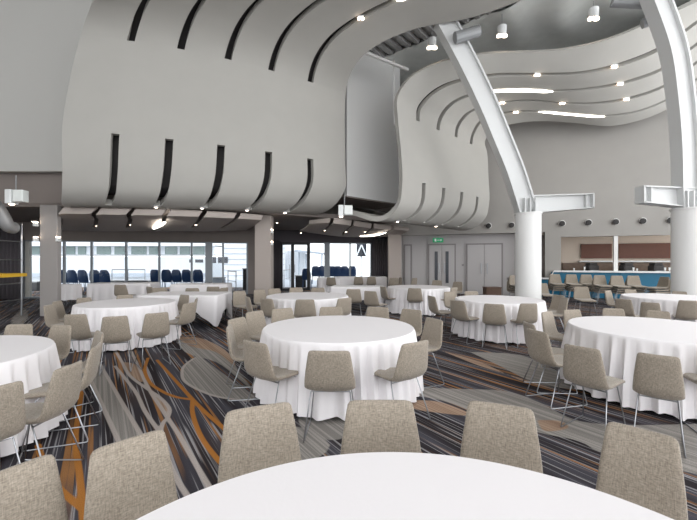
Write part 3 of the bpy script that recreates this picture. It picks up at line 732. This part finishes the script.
# ------------------------------------------------------------------ chairs
def loft(prof, n=20, ex=.35):
    """prof: list of (y, z, halfwidth, halfthick, ny, nz, concave)"""
    P = []; Fs = []
    for (y, z, hw, ht, ny, nz, cc) in prof:
        for k in range(n):
            a = 2*PI*k/n; c, s = math.cos(a), math.sin(a)
            x = hw*math.copysign(abs(c)**ex, c); h = ht*math.copysign(abs(s)**.8, s)
            cv = cc*(x/.22)**2
            P.append((x, y+ny*(h+cv), z+nz*(h+cv)))
    m = len(prof)
    for i in range(m-1):
        for k in range(n): Fs.append((i*n+k, i*n+(k+1) % n, (i+1)*n+(k+1) % n, (i+1)*n+k))
    Fs += [tuple(range(n))[::-1], tuple(range((m-1)*n, m*n))]
    return P, Fs
def make_chair():
    root = empty('banquet_chair', (0, 0, 0))
    # seat: from the front edge back to the bend
    S = [(.262, .428, .15, .004), (.258, .430, .19, .014), (.24, .436, .207, .02), (.20, .444, .213, .024), (.10, .448, .220, .026), (0, .444, .226, .026), (-.10, .440, .229, .026), (-.16, .443, .229, .026), (-.195, .455, .228, .025)]
    def norms(S):
        out = []
        for i, s in enumerate(S):
            a = S[max(i-1, 0)]; b = S[min(i+1, len(S)-1)]; ty, tz = b[0]-a[0], b[1]-a[1]; l = math.hypot(ty, tz) or 1
            out.append((tz/l, -ty/l))
        return out
    pr = [(s[0], s[1], s[2], s[3], nn[0], nn[1], .018*max(0, min(1, (.15-s[0])/.3))) for s, nn in zip(S, norms(S))]
    P, Fs = loft(pr, 24); seat = MB().add(P, Fs).build('seat', 'fabric', root, smooth=True)
    B = [(-.185, .449, .228, .024), (-.212, .468, .2275, .0245), (-.232, .50, .2255, .0245), (-.245, .55, .221, .024), (-.256, .62, .212, .023), (-.268, .70, .199, .0215), (-.279, .765, .188, .0195), (-.2835, .79, .182, .017), (-.286, .804, .170, .012), (-.287, .810, .145, .004)]
    pr = [(s[0], s[1], s[2], s[3], nn[0], nn[1], .022) for s, nn in zip(B, norms(B))]
    P, Fs = loft(pr, 24); back = MB().add(P, Fs).build('backrest', 'fabric', root, smooth=True)
    r = .0062
    for s in (-1, 1):
        pts = [(s*.16, .10, .418), (s*.175, .125, .40), (s*.222, .205, .03), (s*.226, .205, .010), (s*.228, .185, .0065), (s*.228, -.235, .0065), (s*.226, -.255, .010), (s*.222, -.255, .03), (s*.178, -.12, .40), (s*.16, -.10, .418)]
        MB().tube(pts, r, 8).build('leg', 'chrome', root, smooth=True)
    for y in (.12, -.12):
        MB().tube([(-.178, y, .405), (.178, y, .405)], r, 8).build('cross_bar', 'chrome', root, smooth=True)
    return root
proto = make_chair(); first_used = [False]
def put_chair(x, y, fx, fy, label, group=None, z=0, wide=1):
    if first_used[0]: o = copy_tree(proto)
    else: o = proto; first_used[0] = True
    o.location = (x, y, z); o.rotation_euler = (0, 0, math.atan2(fy, fx)-PI/2); o.scale = (wide, 1, 1)
    o['label'] = label; o['category'] = 'chair'
    if group: o['group'] = group
    return o
tables = {'A': (-.12, 4.59, .915), 'B': (-4.30, 7.2, .85), 'C': (3.18, 7.85, .87), 'D': (3.77, 4.52, .93), 'E': (-3.68, 3.15, .915),
          'F': (-.95, 8.6, .93), 'G': (2.15, 11.4, .93), 'H': (7.27, 8.3, .93), 'N': (.18, .50, 1.09)}
def chair(px, yt, tb, desc, turn=0, rmin=1.13):
    if isinstance(tb, str): tx, ty, tr_ = tables[tb]; rmin = tr_+(.03 if tb in 'GFC' else .12)
    else: tx, ty = tb[:2]; rmin = .1
    p = Z(px, yt, .80); v = Vector((tx-p.x, ty-p.y)).normalized()
    a = math.atan2(v.y, v.x)+math.radians(turn); v = Vector((math.cos(a), math.sin(a)))
    c = Vector((p.x, p.y))+v*.28; dd = c-Vector((tx, ty))
    if dd.length < rmin: c = Vector((tx, ty))+dd.normalized()*rmin
    put_chair(c.x, c.y, v.x, v.y, 'taupe chair '+desc, wide=(1-.25*min(1, abs(px-CX)/300)**1.3)*(.95 if tb == 'N' and not 200 < px < 560 else 1))
T = {'A': 'the central round table', 'B': 'the left middle table', 'C': 'the table before the middle column', 'D': 'the large right round table', 'E': 'the left edge table',
     'F': 'the table behind the central one', 'G': 'the small far table by the doors', 'H': 'the far right round table', 'N': 'the foreground table'}
for px, yt, tb, desc, turn in (
    (329, 352, 'A', 'with its back to us, front of {}', 0), (266, 340, 'A', 'at the front left of {}, seat facing right', 0), (404, 340, 'A', 'at the front right of {}, seat facing left', 0),
    (229, 327, 'A', 'seen side on, nearest left of {}', 0), (236, 319, 'A', 'half hidden behind the side-on one left of {}', -8), (254, 312, 'A', 'showing its front, rear left of {}', 6),
    (282, 309, 'A', 'behind {}, leftmost on its far side', 0), (331, 307.5, 'A', 'directly behind {}, only its back top showing', 0), (378, 307.5, 'A', 'behind {}, right of the middle far one', 0),
    (412, 310, 'A', 'showing its front, rear right of {}', 0), (434, 319.5, 'A', 'seen edge on at the right of {}', 10),
    (115, 317, 'B', 'with its back to us, front of {}', 0), (157, 313.5, 'B', 'with its back to us, front right of {}', 0), (182, 299, 'B', 'showing its front, rear right of {}', 0), (190, 303.5, 'B', 'seen side on at the right of {}', 0),
    (75, 315, 'B', 'at the front left of {}, back turned', 0), (68, 301.5, 'B', 'at the rear left of {}', 0), (55, 305, 'B', 'tilted away, outermost left of {}', -30),
    (88, 298.5, 'B', 'behind {}, leftmost far one', 0), (125, 296, 'B', 'behind {}, middle far one', 0), (156, 298, 'B', 'behind {}, rightmost far one', 0),
    (457, 301, 'C', 'back turned, front left of {}', 0), (494, 304.5, 'C', 'back turned, front middle of {}', 0), (529, 304, 'C', 'back turned, front right of {}', 0),
    (449, 292, 'C', 'pale, showing its front, rear left of {}', 0), (471, 291.5, 'C', 'behind {}, only its pale top showing', 0), (431, 296.5, 'C', 'seen edge on, outermost left of {}', 20),
    (559, 295.5, 'C', 'dark, at the right of {}', 0), (565, 298, 'C', 'seen edge on, outermost right of {}', 0), (542, 283.5, 'C', 'facing us behind {}, by the bar end', 30),
    (581, 347.5, 'D', 'back turned, front left of {}', 0), (658, 356, 'D', 'back turned, front of {}', 0), (536, 331, 'D', 'seen side on, outermost left of {}', 0), (528, 323.5, 'D', 'partly hidden, outermost far left of {}', 0),
    (553, 313, 'D', 'showing its front, rear left of {}', 0), (576, 311, 'D', 'behind {}, left far one', 0), (613, 309, 'D', 'behind {}, pale top in the middle', 0), (658, 311.5, 'D', 'behind {}, dark top on the right', 0), (714, 345, 'D', 'cut by the frame, front right of {}', 0),
    (-4, 388, 'E', 'back turned, front of {}', 0), (70, 366, 'E', 'back turned with seat to the left, front right of {}', 14), (88, 334, 'E', 'second along the right of {}', 4), (97, 346, 'E', 'seen edge on, outermost right of {}', 10),
    (61, 326, 'E', 'showing its front, rear right of {}', 0), (20, 325, 'E', 'behind {}, pale top showing', 0),
    (305, 300, 'F', 'back turned, front of {}', 0), (345, 298.5, 'F', 'at the front right of {}', 0), (266, 299, 'F', 'at the left of {}, dark back', 0), (259, 290, 'F', 'far left of {}, beside the pale column', 0),
    (274, 289, 'F', 'behind {}, left far one', 0), (296, 288, 'F', 'behind {}, middle far one', 0), (318, 288, 'F', 'behind {}, right far one', 0), (247, 297, 'F', 'outermost left of {}, front turned to us', 0), (239, 291.5, 'F', 'outermost far left of {}, back turned', -20),
    (391, 286.5, 'G', 'back turned, front left of {}', 0), (416, 287.5, 'G', 'back turned, front of {}', 0), (441, 287, 'G', 'back turned, front right of {}', 0), (458, 282, 'G', 'at the right of {}, tilted', 0), (437, 280.5, 'G', 'behind {}, right far one', 0), (370, 291.5, 'G', 'far left of {}, seen side on', 0),
    (623, 299.5, 'H', 'dark, at the front left of {}', 0), (609, 291, 'H', 'pale, outermost left of {}', 0), (630, 290, 'H', 'behind {}, pale top on the left', 0), (650, 303, 'H', 'back turned, front of {}', 0), (688, 301, 'H', 'seen side on, front right of {}', 0), (679, 292, 'H', 'behind {}, beside the right column', 0),
    (12, 470, 'N', 'at the far left of {}, bottom left corner', 0), (129, 441, 'N', 'second from left at {}', 0), (259, 408, 'N', 'third from left at {}', 0), (380, 402, 'N', 'in the middle behind {}', 0), (500, 406, 'N', 'second from right at {}', 0), (641, 431, 'N', 'rightmost and browner at {}', 0)):
    chair(px, yt, tb, desc.format(T[tb]), turn)
# loose far chairs: pixel, top, direction they face
for px, yt, fx, fy, desc in ((581, 287, -.2, -1, 'facing us alone in front of the chair stacks at the bar'), (120, 285, 0, 1, 'before the leftmost far cloth table by the windows'),
    (149, 287, .6, .8, 'right of the leftmost far cloth table, left of a pair'), (160, 288, -.6, .8, 'right of the leftmost far cloth table, right of a pair'),
    (192, 288.5, 0, 1, 'before the far cloth table near the wide window mullion'), (213, 287, 0, 1, 'at the right end of the far cloth table near the wide mullion'), (224.5, 288, -1, .3, 'right of the far cloth table, below the terrace railing'),
    (353.5, 289.5, 0, 1, 'before the small draped table right of centre'), (358.5, 277, 0, 1, 'leftmost before the farthest long table'), (371.5, 277, 0, 1, 'second along before the farthest long table'), (394, 278, 0, 1, 'rightmost before the farthest long table'),
    (401, 277.6, -1, -.2, 'right end of the farthest long table by the slim column'), (415, 278.2, -.7, .7, 'standing alone before the grey doors'), (331, 277.5, 0, 1, 'before the far table under the right windows')):
    p = Z(px, yt, .80); v = Vector((fx, fy)).normalized()
    put_chair(p.x+v.x*.28, p.y+v.y*.28, v.x, v.y, 'taupe chair '+desc)
# stacks against the bar
lv = ['lowest', 'second', 'third', 'topmost']
for px, yt, Y, nm, rot in ((556, 274.6, 14.3, 'the leftmost stack at the blue bar', 0), (572.5, 274.8, 14.1, 'the second stack from left at the blue bar', 0), (587.5, 275, 13.95, 'the third stack at the blue bar', 0), (601, 277.5, 13.3, 'the fourth stack at the blue bar', 0),
                  (618.5, 278, 13.0, 'the fifth stack at the blue bar', 0), (635, 277.5, 13.0, 'the sixth stack at the blue bar', 0), (661, 280, 12.2, 'the tilted stack near the right column', 62), (516, 275.5, 13.3, 'the stack left of the middle column', 20)):
    a = (px-CX)/F*Y
    for k in range(4 if rot != 62 else 4):
        an = math.radians(-100+rot); st = .075
        if rot == 62: an = math.radians(180)
        fx, fy = math.cos(an), math.sin(an)
        put_chair(a+fx*.05*k, Y+fy*.05*k, fx, fy, '%s taupe chair of %s' % (lv[k], nm), 'stacked chairs, '+nm, st*k)

# ------------------------------------------------------------------ tables and cloths
def outline_round(r, n=220): return [(r*math.cos(2*PI*k/n), r*math.sin(2*PI*k/n), math.cos(2*PI*k/n), math.sin(2*PI*k/n), 2*PI*r*k/n) for k in range(n)]
def outline_rect(hx, hy, r=.05, seg=40):
    P = []
    def arc(cx, cy, a0):
        for k in range(6): a = a0+PI/2*k/5; P.append((cx+r*math.cos(a), cy+r*math.sin(a), math.cos(a), math.sin(a)))
    def line(x0, y0, x1, y1, nx, ny):
        for k in range(1, seg): t = k/seg; P.append((x0+(x1-x0)*t, y0+(y1-y0)*t, nx, ny))
    arc(hx-r, hy-r, 0); line(hx-r, hy, -hx+r, hy, 0, 1); arc(-hx+r, hy-r, PI/2); line(-hx, hy-r, -hx, -hy+r, -1, 0); arc(-hx+r, -hy+r, PI); line(-hx+r, -hy, hx-r, -hy, 0, -1); arc(hx-r, -hy+r, 1.5*PI); line(hx, -hy+r, hx, hy-r, 1, 0)
    Q = []; s = 0
    for i, p in enumerate(P):
        if i: s += math.hypot(p[0]-P[i-1][0], p[1]-P[i-1][1])
        Q.append((*p, s))
    return Q
def cloth(name, out, loc, rz, hem, seed, amp=.03, per=.21, flare=.05):
    rs = random.Random(seed); n = len(out); Ls = out[-1][4]+math.hypot(out[0][0]-out[-1][0], out[0][1]-out[-1][1])
    nf = max(6, round(Ls/per)); ph = [rs.uniform(0, 6.28) for _ in range(4)]; jit = [rs.uniform(.35, 1.35) for _ in range(nf)]
    def fold(s):
        u = s/Ls*nf+.32*math.sin(2*PI*s/Ls*3+ph[0])+.22*math.sin(2*PI*s/Ls*7+ph[1]); k = int(u) % nf; t = u-math.floor(u)
        jj = jit[k]*(1-t)+jit[(k+1) % nf]*t
        return jj*(math.sin(2*PI*u)*.8+.25*math.sin(4*PI*u+ph[2]))
    P = []; Fs = []; ztop = .765
    rings = [(.985, 0, 0)]
    for fr in (.5, .9, .985): 
        for (x, y, nx, ny, s) in out: P.append((x*fr, y*fr, ztop))
    st = 3
    zs = [0, .012, .04, .09, .18, .3, .45, .6, .75, .9, 1]
    for q in zs:
        for (x, y, nx, ny, s) in out:
            h = hem(x, y) if callable(hem) else hem
            drop = (ztop-h)*q if q > .02 else [0, .006][int(q > 0)]
            g = min(1, q*1.5)**.9; o = .012*min(1, q*40)+flare*q+amp*g*fold(s)*(1 if q > .02 else 0)
            zz = ztop-drop+(.012*math.sin(2*PI*s/.37+ph[3]) if q == 1 else 0)
            P.append((x+nx*o, y+ny*o, max(zz, .006)))
    m = len(P)//n
    for i in range(m-1):
        for k in range(n): Fs.append((i*n+k, i*n+(k+1) % n, (i+1)*n+(k+1) % n, (i+1)*n+k))
    P.append((0, 0, ztop)); c = len(P)-1
    for k in range(n): Fs.append((c, (k+1) % n, k))
    Fs = [f_[::-1] for f_ in Fs]
    o = MB().add(P, Fs).build(name, 'cloth', smooth=True); o.location = loc; o.rotation_euler = (0, 0, rz); return o
def round_table(k, lab, seed):
    x, y, r = tables[k]; t = empty('round_table', (x, y, 0)); tag(t, 'round folding table hidden under the white cloth of '+T[k], 'table')
    MB().lathe((0, 0, 0), [(r-.03, .725), (r-.015, .735), (r-.015, .75), (r-.02, .757)], 48).build('tabletop', 'brown', t)
    for sx in (-1, 1):
        for sy in (-1, 1): MB().tube([(sx*.42, sy*.38, .72), (sx*.46, sy*.52, .012)], .014).build('leg', 'black_frame', t)
    c = cloth('round_tablecloth', outline_round(r, 440), (x, y, 0), seed*.7, .035, seed, .050, .15, .055)
    tag(c, lab, 'tablecloth')
for i, (k, lab) in enumerate((('A', 'white floor length cloth on the central round table'), ('B', 'white floor length cloth on the left middle round table'), ('C', 'white cloth on the round table before the middle column'), ('D', 'white pleated cloth on the large right round table'),
              ('E', 'white cloth on the round table cut by the left edge'), ('F', 'white cloth on the round table just behind the central one'), ('G', 'white cloth on the small far round table by the doors'), ('H', 'white cloth on the far right round table before the right column'), ('N', 'smooth white cloth on the big foreground table at the bottom'))):
    round_table(k, lab, i+2)
def rect_table(x, y, hx, hy, rz, hem, where, seed, amp=.015):
    t = empty('rectangular_table', (x, y, 0), rz); tag(t, 'folding table under the white cloth '+where, 'table')
    MB().box((0, 0, .742), (2*hx-.03, 2*hy-.03, .03)).build('tabletop', 'brown', t)
    for sx in (-1, 1):
        for sy in (-1, 1): MB().tube([(sx*(hx-.12), sy*(hy-.1), .73), (sx*(hx-.12), sy*(hy-.1), .012)], .016).build('leg', 'black_frame', t)
    c = cloth('rectangular_tablecloth', outline_rect(hx, hy), (x, y, 0), rz, hem, seed, amp, .3, .02)
    tag(c, 'white rectangular tablecloth '+where, 'tablecloth')
def cornered(hx, hy):
    def h(x, y):
        dc = abs(hx-abs(x))+abs(hy-abs(y)); return .03+min(.34, dc*.75)
    return h
rect_table(-4.0, 9.15, .93, .55, 0, cornered(.93, .55), 'with long hanging corner behind the left middle round table', 31)
rect_table(-8.1, 13.4, 1.05, .42, .1, .12, 'at the far left before the blue chairs', 32, .03)
rect_table(-5.1, 12.9, .92, .45, .12, .16, 'near the wide mullion of the long window', 33)
rect_table(.28, 11.7, .80, .40, -.15, cornered(.8, .4), 'right of centre, beyond the second round table', 34)
rect_table(.6, 18.2, 1.25, .4, .05, .10, 'farthest of all, before the right windows', 35)
rect_table(-.95, 17.4, .5, .4, .1, .12, 'small and grey, before the terrace door', 36)
rect_table(-9.55, 12.6, .3, .25, .1, .25, 'tiny one right of the grey left column', 37)
# low brown box by the doors
p = G(492, 298); r = empty('low_crate', (p[0], 14.9, 0)); r.location.x = (492-CX)/F*14.9; tag(r, 'low dark brown box standing before the right grey doors', 'box')
MB().box((0, 0, .24), (.60, .4, .48)).build('body', 'brown', r, bevel=.01); MB().box((0, 0, .49), (.64, .44, .03)).build('lid', 'brown', r)
# scaffold tower at the far left
sc = empty('scaffold_tower', (-9.1, 9.6, 0)); tag(sc, 'aluminium scaffold tower with yellow platform at the left edge', 'scaffold')
for x in (0, -.9):
    for y in (0, .7): MB().tube([(x, y, .05), (x, y, 2.6)], .022).build('pole', 'chrome', sc)
for z in (.5, .95, 1.6, 2.1):
    MB().tube([(0, 0, z), (0, .7, z)], .016).build('rung', 'chrome', sc); MB().tube([(-.9, 0, z), (0, 0, z)], .016).build('rung', 'chrome', sc)
MB().tube([(-.9, 0, .3), (0, 0, .95)], .016).build('brace', 'chrome', sc)
MB().box((-.42, .35, 1.18), (1.1, .75, .09)).build('platform', 'yellow', sc)
# curtains beside the windows
def curtain(px0, px1, Y0, Y1, top, label):
    n = 60; P = []; Fs = []
    for i in range(n+1):
        t = i/n; px = px0+(px1-px0)*t; Y = Y0+(Y1-Y0)*t; x = (px-CX)/F*Y; y = Y+.05*math.sin(t*PI*14)
        P += [(x, y, .02), (x, y, top)]
    Fs = [(2*i, 2*i+2, 2*i+3, 2*i+1) for i in range(n)]
    o = MB().add(P, Fs).build('curtain', 'curtain', smooth=True); o.modifiers.new('s', 'SOLIDIFY').thickness = .015; tag(o, label, 'curtain')
curtain(-8, 20.5, 14.6, 15.0, 2.9, 'dark drawn curtain at the far left of the windows')
curtain(272.5, 280.5, 18.8, 18.95, 2.6, 'dark grey curtain left of the black framed door')
curtain(373, 388, 19.2, 19.3, 2.9, 'dark curtain in the alcove right of the last window')

# ------------------------------------------------------------------ outside
mb = MB(); mb.box((-8, 24.5, -.08), (60, 11.5, .1)); struct(mb.build('terrace_floor', 'deck_out'))
mb = MB(); mb.box((-8, 90, -4), (300, 130, .1)); tag(mb.build('water', 'water'), 'harbour water beyond the terrace', 'water', kind='structure')
ship = empty('ship', (-20, 40, -4)); tag(ship, 'large white ship with a row of portholes moored outside the windows', 'ship')
SY = 40.0
def sx_(px): return (px-CX)/F*SY+20
def sz_(py): return EYE-(py-CY)/F*SY+4
hullx0, hullx1 = sx_(-40), sx_(213)
m = MB(); prof = [(0, 0), (.9, -.5), (1.0, 5.4)]
m.add([(hullx0, .9, 0), (hullx1-2, .9, 0), (hullx1, 0, sz_(257)), (hullx0, 0, sz_(257)), (hullx0, 9, 0), (hullx1-2, 9, 0), (hullx1, 9, sz_(257)), (hullx0, 9, sz_(257))], [(0, 1, 2, 3), (5, 4, 7, 6), (4, 0, 3, 7), (1, 5, 6, 2), (3, 2, 6, 7), (0, 4, 5, 1)])
m.build('hull', 'ship_white', ship)
MB().box(((hullx0+hullx1)/2, 5, sz_(250)), (hullx1-hullx0, 9, sz_(246)-sz_(255.5))).build('deckhouse', 'ship_white', ship)
MB().box(((hullx0+hullx1)/2, 4, sz_(243)), (hullx1-hullx0, 9.5, .7)).build('upper_deck', 'ship_white', ship)
MB().box(((hullx0+hullx1)/2, -.08, sz_(275)), (hullx1-hullx0, .1, .35)).build('rubbing_strake', 'ship_blue_grey', ship)
for px in (30, 36, 66.5, 73, 79, 85.5, 98, 104, 110.5, 134, 141.5, 147.5, 154, 160, 166, 172, 178, 184):
    MB().lathe((0, 0, 0), [(.17, 0), (.17, .06)], 12).build('porthole', 'ship_dark', ship)
    o = ship.children[-1] if 0 else bpy.data.objects[-1] if 0 else None
ph = [o for o in ship.children if o.name.startswith('porthole')]
for o, px in zip(ph, (30, 36, 66.5, 73, 79, 85.5, 98, 104, 110.5, 134, 141.5, 147.5, 154, 160, 166, 172, 178, 184)):
    o.rotation_euler = (PI/2, 0, 0); o.location = (sx_(px), .2, sz_(262.3))
for a, b_ in ((25, 40), (63, 72), (75, 83), (94, 108), (112, 124), (129, 144), (147, 158), (163, 175), (178, 188), (190, 203)):
    MB().box(((sx_(a)+sx_(b_))/2, .46, sz_(250.3)), (sx_(b_)-sx_(a), .1, .85)).build('deck_window', 'ship_glass', ship)
for a, b_ in ((195, 203), (189, 192)):
    MB().box(((sx_(a)+sx_(b_))/2, .1, sz_(260)), (sx_(b_)-sx_(a), .12, .55)).build('cabin_window', 'ship_dark', ship)
t2 = empty('ferry_terminal', (-5, 36, -4)); tag(t2, 'white quayside building with ribbed cladding and canopy, seen through the black door', 'building')
def tx(px, Y=36): return (px-CX)/F*Y+5
def tz(py, Y=36): return EYE-(py-CY)/F*Y+4
MB().box(((tx(224)+tx(285))/2, 2, tz(262)), (tx(285)-tx(224), 4, 4.6)).build('wall', 'ship_white', t2)
for k in range(6): MB().box(((tx(224)+tx(285))/2, -.03, tz(248+k*5.5)), (tx(285)-tx(224), .06, .05)).build('cladding_rib', 'ship_blue_grey', t2)
for px in (213.5, 221, 225): MB().box((tx(px), -.06, tz(260)), (.55, .08, .6)).build('window', 'ship_dark', t2)
m = MB(); m.add([(tx(296), -1, tz(252)), (tx(325), -1, tz(255)), (tx(325), 3, tz(255)), (tx(296), 3, tz(247)), (tx(296), -1, tz(250)), (tx(325), -1, tz(253)), (tx(325), 3, tz(253)), (tx(296), 3, tz(245))], [(3, 2, 1, 0), (4, 5, 6, 7), (0, 1, 5, 4), (1, 2, 6, 5), (2, 3, 7, 6), (3, 0, 4, 7)]); m.build('canopy', 'ship_blue_grey', t2)
MB().box(((tx(285)+tx(303))/2, 3, tz(266)), (tx(303)-tx(285), 3, 3.0)).build('annex_wall', 'ship_white', t2)
for px, z0, z1 in ((299, 290, 252), (306, 290, 254), (322, 285, 254)): MB().tube([(tx(px), 0, tz(z0)), (tx(px), 0, tz(z1))], .09).build('post', 'ship_blue_grey', t2)
s3 = empty('crane', (2.0, 38, -4)); tag(s3, 'dark screen crossed by a white frame outside the rightmost window', 'crane')
MB().box(((361.5-CX)/F*38-2, .3, EYE+4+10*38/F), (1.05, .2, 1.3)).build('screen', 'ship_dark', s3)
xx = (361.5-CX)/F*38-2; zz = EYE+4
for q in (-.5, .5): MB().tube([(xx+q, 0, zz+4*38/F), (xx, 0, zz+15*38/F)], .07).build('boom', 'ship_white', s3)
MB().tube([(xx, .5, 0), (xx, .5, zz+.9)], .12).build('mast', 'ship_white', s3)
# blue terrace chairs
def blue_chair():
    r = empty('terrace_chair', (0, 0, 0))
    def n(S):
        out = []
        for i, s in enumerate(S):
            a = S[max(i-1, 0)]; b = S[min(i+1, len(S)-1)]; ty, tz_ = b[0]-a[0], b[1]-a[1]; l = math.hypot(ty, tz_) or 1; out.append((tz_/l, -ty/l))
        return out
    S = [(.24, .44, .18, .006), (.2, .46, .22, .012), (0, .45, .23, .012), (-.2, .47, .22, .012)]
    P, Fs = loft([(*s, *q, .0) for s, q in zip(S, n(S))], 16); MB().add(P, Fs).build('seat', 'blue_plastic', r, smooth=True)
    S = [(-.2, .47, .21, .012), (-.26, .6, .235, .012), (-.30, .85, .225, .012), (-.33, 1.0, .19, .012), (-.34, 1.07, .12, .008)]
    P, Fs = loft([(*s, *q, .03) for s, q in zip(S, n(S))], 16); MB().add(P, Fs).build('backrest', 'blue_plastic', r, smooth=True)
    for x in (-.19, .19):
        for y in (-.2, .2): MB().tube([(x, y, .45), (x*1.15, y*1.15, 0)], .014).build('leg', 'blue_plastic', r)
    return r
bp_ = blue_chair(); k = 0
bl = ['first', 'second', 'third', 'fourth', 'fifth', 'sixth', 'seventh', 'eighth', 'ninth', 'tenth']
for i, px in enumerate((66, 76.5, 86.8, 98, 108.5, 158, 168.5, 179, 189, 199.5, 316, 322.5, 332, 338, 344.5, 351.5, 307)):
    o = bp_ if k == 0 else copy_tree(bp_); k += 1
    right = i >= 10; Y = (18.6 if i < 5 else 19.2) if not right else 23.0
    if i == 16: Y = 21.3
    o.location = ((px-CX)/F*Y, Y, -.03+(.12 if right and i != 16 else 0)); o.rotation_euler = (0, 0, 0 if i % 3 else .12); o.scale = (1.12, 1.12, 1.06)
    if i == 16: lb = 'blue terrace chair right behind the black framed door'
    elif right: lb = '%s from the left of the blue terrace chairs beyond the right windows' % bl[i-10]
    else: lb = '%s from the left of the blue terrace chairs along the long window' % bl[i]
    tag(o, lb, 'chair')
def railing(pts, label):
    r = empty('railing', pts[0]); tag(r, label, 'railing'); o0 = Vector(pts[0])
    P = [Vector(p)-o0 for p in pts]
    MB().tube([p+Vector((0, 0, 1.05)) for p in P], .03).build('handrail', 'grey', r); MB().tube([p+Vector((0, 0, .55)) for p in P], .015).build('mid_rail', 'grey', r)
    for p in P: MB().tube([p, p+Vector((0, 0, 1.05))], .022).build('post', 'grey', r)
def gp(px, Y): return ((px-CX)/F*Y, Y, -.03)
railing([gp(112, 22), gp(128, 22), gp(145, 22)], 'grey railing beyond the terrace between the blue chair rows')
railing([gp(228, 19.5), gp(236, 18.2)], 'short looped railing at the right end of the long window')
railing([gp(26, 16.5), gp(29, 18), gp(31, 20)], 'railing outside the narrow far left window')
railing([gp(284, 21), gp(290, 22.5)], 'railing outside the black framed door')
for px0, px1, py, Y, lb in ((31, 41, 281, 19.5, 'dark grey planter box outside the narrow left window'), (112, 150, 280, 21.5, 'long dark planter below the terrace railing'), (214, 224, 277, 19, 'dark planter right of the wide mullion'), (296, 306, 275, 22, 'dark planter outside the black framed door'), (244, 250, 268, 20, 'dark blue bin at the end of the long window')):
    xa, xb = (px0-CX)/F*Y, (px1-CX)/F*Y; h = EYE-(py-CY)/F*Y
    r = empty('planter_box', ((xa+xb)/2, Y, -.03)); tag(r, lb, 'planter')
    MB().box((0, 0, h/2), (xb-xa, .5, h)).build('body', 'ship_blue_grey' if px0 == 214 else 'black_frame', r, bevel=.02); MB().box((0, 0, h), (xb-xa+.05, .55, .05)).build('rim', 'grey', r)
